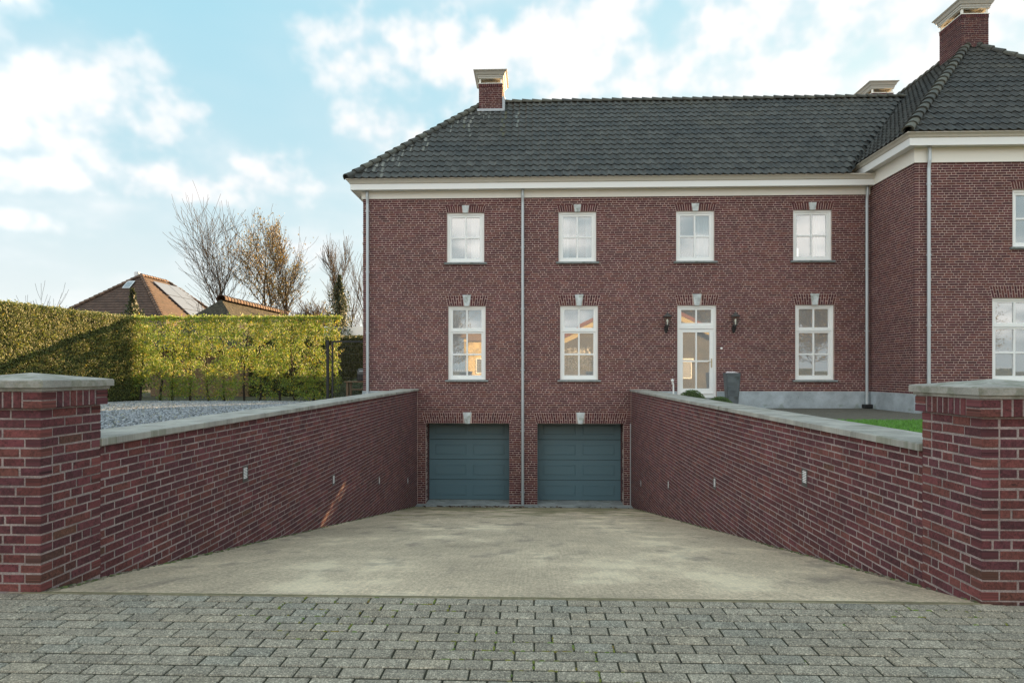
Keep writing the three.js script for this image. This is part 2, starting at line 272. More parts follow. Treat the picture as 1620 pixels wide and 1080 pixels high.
// rows of wild bond on a frame; span(v) -> [[u0,u1],...] free intervals at height v; cut(v,u0,u1)
function courses(f, v0, v1, spans, R, opt = {}) {
  const out = [], depth = .1, ch = opt.ch ?? 0, facing = opt.facing ?? 1; let below = [], now = [];
  const HJ_ = opt.hj ?? HJ, clash = (u) => below.some((q) => Math.abs(q - u) < .032);
  for (let row = Math.round(v0 / CO); row * CO < v1 - .01; row++) {
    const a = row * CO, b = a + BH; below = now; now = [];
    for (const [s0, s1, endL, endR] of spans(a + BH / 2, row)) {
      let u = s0; const end = s1; let since = 0;
      let first = true;
      while (u < end - .02) {
        let L = R() < (since > 2 ? .6 : .26) ? .1 : .212; since = L < .15 ? 0 : since + 1;
        if (first) { L = [.1, .212, .155, .212, .06, .185][Math.floor(R() * 6)]; first = false; }
        if (clash(u + L)) { const alt = L > .15 ? .1 : .212; L = clash(u + alt) ? (clash(u + .155) ? L : .155) : alt; }
        let w = Math.min(L, end - u); if (end - (u + w + HJ_) < .055) w = end - u;
        if (w > .26) { w = w / 2 - HJ_ / 2; }
        const u0 = u, u1 = u + w, pr = (R() - .5) * (opt.uneven ?? .002), dv = (R() - .5) * (opt.uneven ?? .002) * .9, batch = 1 + .30 * fbm((u0 + (opt.uo ?? 0)) * .45, a * .6, 2.5, 3), col = tone(R, (opt.gain ?? 1) * batch, typeof opt.moss === 'function' ? opt.moss(a) : 0), uvo = [opt.uo ?? 0, 0], sd = Math.floor(R() * 1e9);
        out.push({ c: P(f, (u0 + u1) / 2, a + BH / 2, 0), a: w * BH * facing, build: (gb) => block(gb, f, rect(u0, u1, a + dv, b + dv), -depth, pr, ch, col, ch ? rng(sd) : null, uvo) });
        u = u1 + HJ_; now.push(u1);
      }
    }
  }
  return out;
}
const snap = (v) => Math.round(v / CO) * CO;
// free spans of [A,B] minus openings [{u0,u1 at v}]
function free(A, B, v, holes) {
  let list = [[A, B]];
  for (const h of holes) { const iv = h(v); if (!iv) continue; const nx = []; for (const [a, b] of list) { if (iv[1] <= a || iv[0] >= b) nx.push([a, b]); else { if (iv[0] - a > .03) nx.push([a, iv[0]]); if (b - iv[1] > .03) nx.push([iv[1], b]); } } list = nx; }
  return list;
}
const hole = (u0, u1, v0, v1) => (v) => (v > v0 && v < v1 ? [u0, u1] : null);
const archHole = (c, hb, ht, v0, v1) => (v) => { if (v <= v0 || v >= v1) return null; const w = mix(hb, ht, (v - v0) / (v1 - v0)); return [c - w - JT * .6, c + w + JT * .6]; };
function flatArch(f, c, hb, ht, v0, v1, tall, R, gain, key) {   // splayed bricks either side of a keystone
  const out = [], n = Math.round(2 * hb / CO), uB = (i) => c - hb + 2 * hb * i / n, uT = (i) => c - ht + 2 * ht * i / n;
  for (let i = 0; i < n; i++) {
    const mid = (uB(i) + uB(i + 1)) / 2; if (Math.abs(mid - c) < key) continue;
    const g = JT / 2, at = (k, t) => mix(uB(k), uT(k), t), cuts = tall ? (i % 2 ? [[0, .315], [.36, 1]] : [[0, .645], [.69, 1]]) : [[0, 1]];
    for (const [t0, t1] of cuts) { const col = tone(R, gain), y0 = mix(v0, v1 - JT, t0), y1 = mix(v0, v1 - JT, t1), q = [[at(i, t0) + g, y0], [at(i + 1, t0) - g, y0], [at(i + 1, t1) - g, y1], [at(i, t1) + g, y1]], pr = (R() - .5) * .002;
      out.push({ c: P(f, mid, (y0 + y1) / 2, 0), a: .05 * (y1 - y0), build: (gb) => block(gb, f, q, -.1, pr, 0, col, null, [1.1, .3]) }); }
  }
  return out;
}
const Y = (h) => h + EYE;                                // heights were measured from eye level
// sweep a closed profile [(out, y)...] along a path [(x, z)...]; outward lies to the left of travel (-dz, dx)
function sweep(profile, path, closed = false) {
  const gb = new GB(), n = path.length, ring = [];
  const dir = (a, b) => { const l = Math.hypot(b[0] - a[0], b[1] - a[1]); return [(b[0] - a[0]) / l, (b[1] - a[1]) / l]; };
  for (let i = 0; i < n; i++) {
    const d0 = i || closed ? dir(path[(i + n - 1) % n], path[i]) : dir(path[i], path[i + 1]), d1 = i < n - 1 || closed ? dir(path[i], path[(i + 1) % n]) : d0;
    const o0 = [-d0[1], d0[0]], o1 = [-d1[1], d1[0]], k = 1 + o0[0] * o1[0] + o0[1] * o1[1], m = [(o0[0] + o1[0]) / k, (o0[1] + o1[1]) / k];
    ring.push(profile.map(([o, y]) => [path[i][0] + m[0] * o, y, path[i][1] + m[1] * o]));
  }
  let L = 0;
  for (let i = 0; i < (closed ? n : n - 1); i++) { const A = ring[i], B = ring[(i + 1) % n], len = Math.hypot(A[0][0] - B[0][0], A[0][2] - B[0][2]); let w = 0; for (let k = 0; k < profile.length; k++) { const q = (k + 1) % profile.length, h = Math.hypot(profile[q][0] - profile[k][0], profile[q][1] - profile[k][1]); gb.quad(A[k], B[k], B[q], A[q], [1, 1, 1], [L, w], [L + len, w], [L + len, w + h], [L, w + h]); w += h; } L += len; }
  if (!closed) { for (const [A, flip] of [[ring[0], 1], [ring[n - 1], 0]]) { const sh = A.map((p) => p); for (let k = 1; k < sh.length - 1; k++) flip ? gb.quad(sh[0], sh[k + 1], sh[k], sh[0], [1, 1, 1]) : gb.quad(sh[0], sh[k], sh[k + 1], sh[0], [1, 1, 1]); } }
  return gb.geo();
}

// ================================================================ the house
const FZ = -18.5, WZ = -16.363, HL = -4.95, WX = 9.47, WR = 16.97, GY = .39;
const house = thing('brick_house', 'large purple-red brick house with dark tiled hipped roof, white windows and twin basement garages', 'house', [0, 0, FZ]);
const uppers = [[-2.515, -1.435], [.70, 1.78], [4.045, 5.125], [7.33, 8.41]], lowers = [[-2.48, -1.395], [.745, 1.83], null, [7.39, 8.475]];
const UY0 = snap(Y(3.17)), UY1 = snap(Y(4.60)), LY0 = snap(Y(-.26)), LY1 = snap(Y(1.90)), DX = [4.08, 5.18], DY0 = Y(-.76), DY1 = LY1;
const garages = [[-3.129, -.715], [.096, 2.557]], GB0 = -2.40, GT = snap(Y(-1.485));
const wingUp = [11.84, 12.98], wingLo = [11.35, 13.45], WLY0 = snap(Y(-.25)), WLY1 = snap(Y(1.84)), WUY0 = snap(Y(3.08)), WUY1 = snap(Y(4.50));
const fMain = frame([0, 0, FZ], [1, 0, 0], [0, 0, 1]), fWing = frame([0, 0, WZ], [1, 0, 0], [0, 0, 1]), fSide = frame([WX, 0, FZ], [0, 0, 1], [-1, 0, 0]), fLeft = frame([HL, 0, -25.1], [0, 0, 1], [-1, 0, 0]);
function slabWithHoles(x0, x1, y0, y1, holes, zFront, depth) {
  const s = new THREE.Shape(); s.moveTo(x0, y0); s.lineTo(x1, y0); s.lineTo(x1, y1); s.lineTo(x0, y1); s.closePath();
  for (const [a, b, c, d] of holes) { const h = new THREE.Path(); h.moveTo(a, c); h.lineTo(a, d); h.lineTo(b, d); h.lineTo(b, c); h.closePath(); s.holes.push(h); }
  const g = new THREE.ExtrudeGeometry(s, { depth, bevelEnabled: false }); g.translate(0, 0, zFront - depth); return g;
}
{
  const R = rng(4), topM = Y(4.99), topW = Y(5.19);
  const mainHoles = [...uppers.map(([a, b]) => [a, b, UY0, UY1]), ...lowers.filter(Boolean).map(([a, b]) => [a, b, LY0, LY1]), [DX[0], DX[1], DY0, DY1], ...garages.map(([a, b]) => [a, b, GB0 - .05, GT])];
  const wingHoles = [[wingUp[0], wingUp[1], WUY0, WUY1], [wingLo[0], wingLo[1], WLY0, WLY1]];
  const wall = mk('wall', merge([slabWithHoles(HL, WX + .2, -2.7, topM, mainHoles, FZ - .002, .3), slabWithHoles(WX + .002, WR, .2, topW, wingHoles, WZ - .002, .3),
    bx(WX + .002, WX + .3, .2, topW, FZ - 1, WZ - .31).geo(), bx(HL + .007, HL + .3, 0, topM, -25.1, FZ - .31).geo()]), M.mortar, house);
  const arches = [], H = [];
  const addArch = (f, x0, x1, y, tall, list) => { const c = (x0 + x1) / 2, hb = (x1 - x0) / 2, h = tall ? 5 * CO : 3 * CO + .012, sp = tall ? .07 : .045; list.push(archHole(c, hb, hb + sp, y, y + h)); arches.push(...flatArch(f, c, hb, hb + sp, y + .004, y + h, tall, R, 1.02, tall ? .105 : .10));
    const kt = tall ? .125 : .108, kb = tall ? .065 : .068, gb = new GB(); block(gb, f, [[c - kb, y - .012], [c + kb, y - .012], [c + kt, y + h + .006], [c - kt, y + h + .006]], -.08, .03, .006, [1, 1, 1], null); mk('keystone', gb.geo(), M.keystone, house); };
  const hm = mainHoles.map(([a, b, c, d]) => hole(a - .002, b + .002, c, d));
  for (const [a, b] of uppers) addArch(fMain, a, b, UY1, false, hm);
  for (const q of lowers) if (q) addArch(fMain, q[0], q[1], LY1, true, hm);
  addArch(fMain, DX[0], DX[1], DY1, true, hm);
  for (const [a, b] of garages) addArch(fMain, a - .03, b + .03, GT, true, hm);
  const hw = wingHoles.map(([a, b, c, d]) => hole(a - .002, b + .002, c, d));
  addArch(fWing, wingUp[0], wingUp[1], WUY1, false, hw); addArch(fWing, wingLo[0], wingLo[1], WLY1, true, hw);
  const PL = Y(-.554);
  const main = courses(fMain, -2.45, topM, (v, row) => { let A = row % 2 ? HL : HL + .112, B = WX - .004; if (v < PL) { A = -3.36; B = 2.76; } return free(A, B, v, hm).map((s) => s); }, R, { gain: 1.1 });
  const wing = courses(fWing, PL, topW, (v, row) => free(row % 2 ? WX : WX + .112, WR, v, hw), R, { gain: 1.06 });
  const side = courses(fSide, PL, topW, (v, row) => [[0, row % 2 ? 2.137 - .112 : 2.137]], R, { gain: 1.06, facing: .25 });
  const left = courses(fLeft, PL, topM, (v, row) => [[0, row % 2 ? 6.6 - .112 : 6.6]], R, { facing: .001 });
  pieces('brick', [...main, ...wing, ...side, ...left], M.brick, wall);
  pieces('arch_brick', arches, M.brick, wall);
  // garage reveals and soffits
  const rev = [];
  for (const [a, b] of garages) {
    rev.push(...courses(frame([a, 0, FZ], [0, 0, -1], [1, 0, 0]), -2.45, GT, () => [[.112, .66]], R, { facing: .1 }), ...courses(frame([b, 0, FZ - .66], [0, 0, 1], [-1, 0, 0]), -2.45, GT, () => [[0, .66 - .112]], R, { facing: .1 }));
    mk('reveal', merge([bx(a - .25, a - .007, -2.6, GT, FZ - .7, FZ - .30).geo(), bx(b + .007, b + .25, -2.6, GT, FZ - .7, FZ - .30).geo(), bx(a - .25, b + .25, GT + .002, GT + .4, FZ - .75, FZ - .31).geo()]), M.mortar, house);
  }
  pieces('reveal_brick', rev, M.brick, wall, 40);
  // plinth
  for (const pg of [bx(HL - .02, -3.76, .2, PL, FZ - .2, FZ + .022).geo(), merge([bx(3.24, DX[0] - .01, .2, PL, FZ - .2, FZ + .022).geo(), ]), merge([bx(DX[1] + .01, WX - .023, .2, PL, FZ - .2, FZ + .022).geo(), bx(WX - .022, WX + .2, .2, PL, FZ - .2, WZ + .022).geo(), bx(WX + .2, WR + .02, .2, PL, WZ - .2, WZ + .022).geo()])]) mk('plinth', pg, M.plinth, house);
  mk('door_step', bevelBox(DX[0] - .12, DX[1] + .12, .3, DY0 - .03, FZ + .024, FZ + .42, .008), M.stone, house);
  // floors, ceilings and inner walls behind the windows
  mk('interior', merge([bx(HL + .3, WX + .3, .46, .62, -25, FZ - .32).geo(), bx(HL + .3, 2.9, 3.75, 3.95, -25, FZ - .32).geo(), bx(2.9, 6.2, 3.75, 3.95, -21, FZ - .32).geo(), bx(6.2, WX + .3, 3.75, 3.95, -25, FZ - .32).geo(), bx(HL + .3, WX + .3, 6.30, 6.42, -25.3, FZ - .32).geo(), slabWithHoles(HL, WX + .3, .2, 6.3, [[3.7, 5.5, 4.03, 4.20]], -25.1, .06),  // unseen rear slot and floor gap, shaped to pass the sun streak
    bx(-.5, -.35, .62, 6.3, -25, FZ - .32).geo(), bx(6.2, 6.35, .62, 6.3, -25, FZ - .32).geo(), bx(WX + .31, WR, .46, .62, -24, WZ - .32).geo(), bx(WX + .31, WR, 3.75, 3.95, -24, WZ - .32).geo(), bx(WX + .31, WR, 6.5, 6.62, -24, WZ - .32).geo(), bx(WX + .31, WR + .2, .2, 6.5, -24.2, -24).geo(), bx(WR - .3, WR, .2, 6.6, -24, WZ - .32).geo(), bx(HL + .3, WX, -2.5, .46, -21, -20.8).geo()]), M.room, house);

  // cornice: frieze, fascia with soffit, crown moulding with gutter
  const pm = [[HL, -25.4], [HL, FZ], [WX - .01, FZ]], pw = [[WX, -19.1], [WX, WZ], [WR, WZ], [WR, -30]];
  const corn = (p, f0, f1, a0, a1, c1) => {
    mk('frieze', sweep([[0, Y(f0)], [.035, Y(f0)], [.035, Y(f1)], [0, Y(f1)]], p), M.cream, house);
    mk('fascia', sweep([[0, Y(f1) + .002], [.265, Y(f1) + .002], [.265, Y(a0)], [.29, Y(a0)], [.29, Y(a1)], [0, Y(a1)]], p), M.white, house);
    mk('gutter', sweep([[0, Y(a1) + .002], [.295, Y(a1) + .002], [.305, Y(a1) + .018], [.32, Y(a1) + .02], [.335, Y(a1) + .055], [.375, Y(c1) - .03], [.40, Y(c1) - .026], [.40, Y(c1)], [.33, Y(c1) - .004], [0, Y(c1) - .02]], p), M.creamDull, house);
  };
  corn(pm, 4.99, 5.205, 5.185, 5.345, 5.48); corn(pw, 5.19, 5.56, 5.53, 5.71, 5.83);

  // downpipes
  const pipe = (x, zf, y0, y1, ytop, shoe) => {
    const z = zf + .075, r = .042, parts = [cyl(x, y0, z, x, y1 - .12, z, r), cyl(x, y1 - .12, z, x, y1 + .06, zf + .11, r * .95), cyl(x, y1 + .06, zf + .11, x, ytop, zf + .11, r * .95)];
    const p = mk('downpipe', merge(parts), M.zinc, house);
    for (let y = y0 + .35; y < y1 - .2; y += 1.75) { const gb = [cyl(x, y, z, x, y + .045, z, r * 1.22), bx(x - .012, x + .012, y + .008, y + .036, zf - .01, z).geo(), bx(x - r * 1.5, x + r * 1.5, y + .014, y + .03, z - .012, z + .012).geo()]; mk('pipe_bracket', merge(gb), M.zinc, p); }
    if (shoe) mk('pipe_shoe', bevelBox(x - .12, x + .12, y0 - .04, y0 + .07, zf + .024, zf + .2, .01), M.black, p);
  };
  pipe(-4.80, FZ, .42, Y(4.96), Y(5.2)); pipe(-.326, FZ, -2.39, Y(4.96), Y(5.2)); pipe(9.345, FZ, .44, Y(4.96), Y(5.2), true); pipe(9.765, WZ, .44, Y(5.15), Y(5.55), true);
}
// windows and door
const ringGeo = (x0, x1, y0, y1, w, z0, z1, b = .006, wb = w, wt = w) => {
  const s = new THREE.Shape(); s.moveTo(x0 + b, y0 + b); s.lineTo(x1 - b, y0 + b); s.lineTo(x1 - b, y1 - b); s.lineTo(x0 + b, y1 - b); s.closePath();
  const h = new THREE.Path(); h.moveTo(x0 + w - b, y0 + wb - b); h.lineTo(x0 + w - b, y1 - wt + b); h.lineTo(x1 - w + b, y1 - wt + b); h.lineTo(x1 - w + b, y0 + wb - b); h.closePath(); s.holes.push(h);
  const g = new THREE.ExtrudeGeometry(s, { depth: z1 - z0 - b, bevelEnabled: true, bevelThickness: b, bevelSize: b, bevelSegments: 1 }); g.translate(0, 0, z0); return g;
};
const RW = rng(31);
function pane(x0, x1, y0, y1, z, parent, mat) {
  const g = new THREE.PlaneGeometry(x1 - x0, y1 - y0); g.rotateY((RW() - .5) * .006); g.rotateX((RW() - .5) * .006); g.translate((x0 + x1) / 2, (y0 + y1) / 2, z); mk('pane', g, mat, parent);
}
function bars(parent, x0, x1, y0, y1, cols, rows, z, mat, bw = .046) {          // a leaf divided by glazing bars
  const ys = rows, xs = cols, list = [];
  for (let i = 1; i < xs.length - 1; i++) mk('glazing_bar', bevelBox(xs[i] - bw / 2, xs[i] + bw / 2, ys[0] - .01, ys[ys.length - 1] + .01, z - .02, z + .022, .006), M.white, parent);
  for (let j = 1; j < ys.length - 1; j++) mk('glazing_bar', bevelBox(xs[0] - .01, xs[xs.length - 1] + .01, ys[j] - bw / 2, ys[j] + bw / 2, z - .02, z + .018, .006), M.white, parent);
  for (let i = 0; i < xs.length - 1; i++) for (let j = 0; j < ys.length - 1; j++) pane(xs[i] - .004, xs[i + 1] + .004, ys[j] - .004, ys[j + 1] + .004, z - .006, parent, mat);
}
function window_(x0, x1, y0, y1, zf, tall, mat, cols = 2) {
  const z = zf - .05, w = mk('window', ringGeo(x0 + .003, x1 - .003, y0 + .003, y1 - .003, .062, z - .1, z), M.white, house);
  const s = .062; const sx0 = x0 + s, sx1 = x1 - s, sy0 = y0 + s, sy1 = y1 - s, zs = z - .022;
  const colsOf = (a, b) => Array.from({ length: cols + 1 }, (_, i) => mix(a, b, i / cols));
  if (tall) {
    const ty = y0 + (y1 - y0) * .664;
    mk('transom', bevelBox(sx0 - .004, sx1 + .004, ty - .03, ty + .03, z - .09, z - .004, .008), M.white, w);
    for (const [a, b, rows] of [[sy0, ty - .031, 2], [ty + .031, sy1, 1]]) {
      const r = .064, rl = .048, m = mk('sash', ringGeo(sx0 + .002, sx1 - .002, a + .002, b - .002, r, zs - .06, zs, .006, rl + (rows > 1 ? .02 : 0), rl), M.white, w), X = colsOf(sx0 + r, sx1 - r), Yr = Array.from({ length: rows + 1 }, (_, i) => mix(a + rl + (rows > 1 ? .02 : 0), b - rl, i / rows));
      bars(w, 0, 0, 0, 0, X, Yr, zs - .022, mat);
    }
  } else {
    const r = .068; mk('sash', ringGeo(sx0 + .002, sx1 - .002, sy0 + .002, sy1 - .002, r, zs - .06, zs), M.white, w);
    bars(w, 0, 0, 0, 0, colsOf(sx0 + r, sx1 - r), [sy0 + r, (sy0 + sy1) / 2, sy1 - r], zs - .022, mat);
  }
  mk('sill', bevelBox(x0 - .075, x1 + .075, y0 - .05, y0 + .002, zf - .12, zf + .07, .006), M.sill, w);
  return w;
}
function curtain(x0, x1, y0, y1, z, parent, seed) {
  const n = 40, R = rng(seed), ph = R() * 6, gb = new GB(); let prev = null;
  for (let i = 0; i <= n; i++) { const x = mix(x0, x1, i / n), d = Math.sin(i * .9 + ph) * .02 + Math.sin(i * .37) * .015; const cur = [x, d]; if (prev) gb.quad([prev[0], y0, z + prev[1]], [cur[0], y0, z + cur[1]], [cur[0], y1, z + cur[1]], [prev[0], y1, z + prev[1]], [1, 1, 1]); prev = cur; }
  mk('curtain', gb.geo(), M.curtain, parent);
}
uppers.forEach(([a, b], i) => { const w = window_(a, b, UY0, UY1, FZ, false, M.glass); curtain(mix(a, b, [.62, .74, .58, .66][i]), b + .1, UY0 - .1, UY1 + .1, FZ - .34, w, i + 3); i === 1 && curtain(a - .15, mix(a, b, .3), UY0 - .1, UY1 + .1, FZ - .36, w, i + 13); });
lowers.forEach((q) => q && window_(q[0], q[1], LY0, LY1, FZ, true, M.glass));
window_(wingUp[0], wingUp[1], WUY0, WUY1, WZ, false, M.glass); window_(wingLo[0], wingLo[1], WLY0, WLY1, WZ, true, M.glass, 4);
{
  const [a, b] = DX, z = FZ - .05, d = mk('door', merge([bx(a + .003, a + .065, DY0, DY1, z - .1, z).geo(), bx(b - .065, b - .003, DY0, DY1, z - .1, z).geo(), bx(a + .065, b - .065, DY1 - .065, DY1 - .003, z - .1, z).geo()]), M.white, house);
  const ty = DY0 + 1.98, zs = z - .02;
  mk('transom', bevelBox(a + .066, b - .066, ty, ty + .11, z - .09, z - .003, .008), M.white, d);
  { const s0 = a + .066, s1 = b - .066, r = .06; mk('sash', ringGeo(s0, s1, ty + .112, DY1 - .067, r, zs - .06, zs), M.white, d); bars(d, 0, 0, 0, 0, [s0 + r, (s0 + s1) / 2, s1 - r], [ty + .112 + r, DY1 - .067 - r], zs - .022, M.glass); }
  { const s0 = a + .067, s1 = b - .067, r = .105; mk('door_leaf', ringGeo(s0, s1, DY0 + .02, ty - .004, r, zs - .06, zs, .006, .26, .095), M.white, d); bars(d, 0, 0, 0, 0, [s0 + r, (s0 + s1) / 2, s1 - r], [DY0 + .28, DY0 + 1.06, ty - .099], zs - .022, M.glass); mk('weather_board', bevelBox(s0 + .02, s1 - .02, DY0 + .14, DY0 + .165, zs, zs + .03, .005), M.white, d);
    mk('handle', merge([bevelBox(s1 - .068, s1 - .038, DY0 + .88, DY0 + 1.14, zs, zs + .012, .003), cyl(s1 - .053, DY0 + 1.05, zs, s1 - .053, DY0 + 1.05, zs + .055, .01), cyl(s1 - .048, DY0 + 1.05, zs + .05, s1 - .17, DY0 + 1.05, zs + .05, .009)]), M.brass, d); }
  mk('threshold', bx(a, b, DY0 - .03, DY0 + .018, FZ - .2, FZ + .03).geo(), M.sill, d);
  mk('doorbell', (() => { const g = new THREE.SphereGeometry(.032, 14, 10); g.scale(1, 1, .5); g.translate(5.32, Y(.665), FZ + .012); return g; })(), M.white, house);
}
// garage doors: four sections each with two raised panels
for (const [a, b] of garages) {
  const z = FZ - .66, H = (GT - GB0 + .06) / 4, d = mk('garage_door', bx(a - .06, b + .06, GB0, GT + .08, z - .08, z - .045).geo(), M.rubber, house);
  for (let k = 0; k < 4; k++) {
    const y0 = GB0 + .02 + k * H, y1 = y0 + H - .013, s = mk('door_section', bevelBox(a - .04, b + .04, y0, y1, z - .044, z, .004), M.garage, d), cx = (a + b) / 2, w = (b - a) / 2;
    for (const [p0, p1] of [[a + .17, cx - .10], [cx + .10, b - .17]]) mk('raised_panel', merge([ringGeo(p0, p1, y0 + .13, y1 - .15, .032, z - .01, z + .012, .008), bevelBox(p0 + .036, p1 - .036, y0 + .166, y1 - .186, z - .01, z + .008, .006)]), M.garage, s);
  }
  mk('rubber_seal', bx(a - .04, b + .04, GB0 - .004, GB0 + .022, z - .04, z + .006).geo(), M.rubber, d);
}
// ---------------------------------------------------------------- roofs
function slopeTiles(O, U, S, Nn, len, range, seed, gain, facing, extra) {
  const R = rng(seed), out = [], TW = .2105, G = len / Math.round(len / .322), rows = Math.round(len / G);
  const pt = (u, s, n) => [O[0] + U[0] * u + S[0] * s + Nn[0] * n, O[1] + U[1] * u + S[1] * s + Nn[1] * n, O[2] + U[2] * u + S[2] * s + Nn[2] * n];
  for (let r = 0; r < rows; r++) {
    const s0 = r * G - .05, s1 = s0 + G + .06, [lo] = range(r * G), [, hi] = range(r * G), kL = Math.floor(Math.min(lo, range(r * G + G)[0]) / TW) - 1, kR = Math.ceil(Math.max(hi, range(r * G + G)[1]) / TW) + 1;
    for (let k = kL; k <= kR; k++) {
      const ua = k * TW, ub = ua + TW, m = range((r + .5) * G); if ((ua + ub) / 2 < m[0] - .06 || (ua + ub) / 2 > m[1] + .06) continue;
      const g = gain * (.82 + R() * .36), si = Math.floor(R() * 4) + 1, lift = (R() - .5) * .006, du = (R() - .5) * .008, w = extra ? extra(ua, r * G, R) : null;
      let col = [.076 * g, .075 * g, .069 * g]; { const pu = fbm(ua * .5, r * .3, seed, 4); col = mix3(col, [.125, .115, .085], clamp(sstep(-.05, .45, pu + (r / rows - .75) * .6) * (.3 + R() * .5))); col = mix3(col, [.05, .058, .062], sstep(.0, .4, -pu) * .6); }  const pale = w ? mix3(col, w.slice(0, 3), w[3]) : null;
      out.push({ c: pt((ua + ub) / 2, (r + .5) * G, 0), a: TW * G * facing, build: (gb) => {
        const Q = 7, top = [], low = [], bot = [];
        for (let i = 0; i <= Q; i++) { const t = i / Q, uu = ua + du + t * (TW + .012), h = .021 * Math.cos(2 * Math.PI * t - .6) + .006 * Math.cos(4 * Math.PI * t); const cl = (s) => { const q = range(clamp(s, 0, len)); return clamp(uu, q[0], q[1]); };
          low.push([cl(s0), s0, .058 + h + lift]); top.push([cl(s1), s1, .030 + h]); bot.push([cl(s0), s0 + .003, .036 + h + lift]); }
        for (let i = 0; i < Q; i++) { const a = low[i], b = low[i + 1], c = top[i + 1], d = top[i], e = bot[i], f = bot[i + 1]; if (Math.abs(a[0] - b[0]) < 1e-5 && Math.abs(c[0] - d[0]) < 1e-5) continue; gb.quad(pt(...a), pt(...b), pt(...c), pt(...d), pale && (i === si || (i === si + 1 && TW * 997 * ua % 1 > .4)) ? pale : col, [a[0], a[1]], [b[0], b[1]], [c[0], c[1]], [d[0], d[1]]); gb.quad(pt(...e), pt(...f), pt(...b), pt(...a), col, [a[0], a[1]], [b[0], b[1]], [b[0], b[1] + .02], [a[0], a[1] + .02]); }
      } });
    }
  }
  return out;
}
function capTiles(A, B, seed, rad = .115, lift = .05) {                 // half-round tiles laid up a hip or along a ridge, from the low end
  const R = rng(seed), a = new THREE.Vector3(...A), b = new THREE.Vector3(...B), D = b.clone().sub(a), len = D.length(); D.normalize();
  const S = new THREE.Vector3().crossVectors(D, new THREE.Vector3(0, 1, 0)).normalize(), T = new THREE.Vector3().crossVectors(S, D), n = Math.round(len / .334), step = len / n, out = [];
  for (let i = 0; i < n; i++) {
    const g = .8 + R() * .5, li = R(), col = mix3([.095 * g, .094 * g, .082 * g], [.26, .25, .19], li * .7), j = (R() - .5) * .012;
    out.push({ c: a.clone().addScaledVector(D, (i + .5) * step).toArray(), a: .07, build: (gb) => {
      const Q = 8, ring = (t, r, up) => Array.from({ length: Q + 1 }, (_, k) => { const th = -.35 + (Math.PI + .7) * k / Q; return a.clone().addScaledVector(D, t).addScaledVector(S, Math.cos(th) * r).addScaledVector(T, Math.sin(th) * r * .8 + up + lift + j - .03).toArray(); });
      const r0 = ring(i * step - .03, rad + .026, .02), r0b = ring(i * step - .03, rad - .01, .012), r1 = ring(i * step + .06, rad + .020, .014), r2 = ring((i + 1) * step + .02, rad - .006, 0);
      for (let k = 0; k < Q; k++) { gb.quad(r0[k + 1], r0[k], r1[k], r1[k + 1], col, [k * .04, 0], [k * .04 + .04, 0], [k * .04 + .04, .1], [k * .04, .1]); gb.quad(r1[k + 1], r1[k], r2[k], r2[k + 1], col, [k * .04, .1], [k * .04 + .04, .1], [k * .04 + .04, .35], [k * .04, .35]); gb.quad(r0b[k + 1], r0b[k], r0[k], r0[k + 1], col); }
    } });
  }
  return out;
}
const RE = { x: -5.30, z: -18.12, y: Y(5.485), W: 3.68, H: 3.595 }, RK = RE.H / RE.W;            // main roof: eave corner, half span, rise
const WE = { x: 9.10, z: -15.99, y: Y(5.845), W: 4.13, H: 4.13 }, WXR = WR + .37;               // wing roof
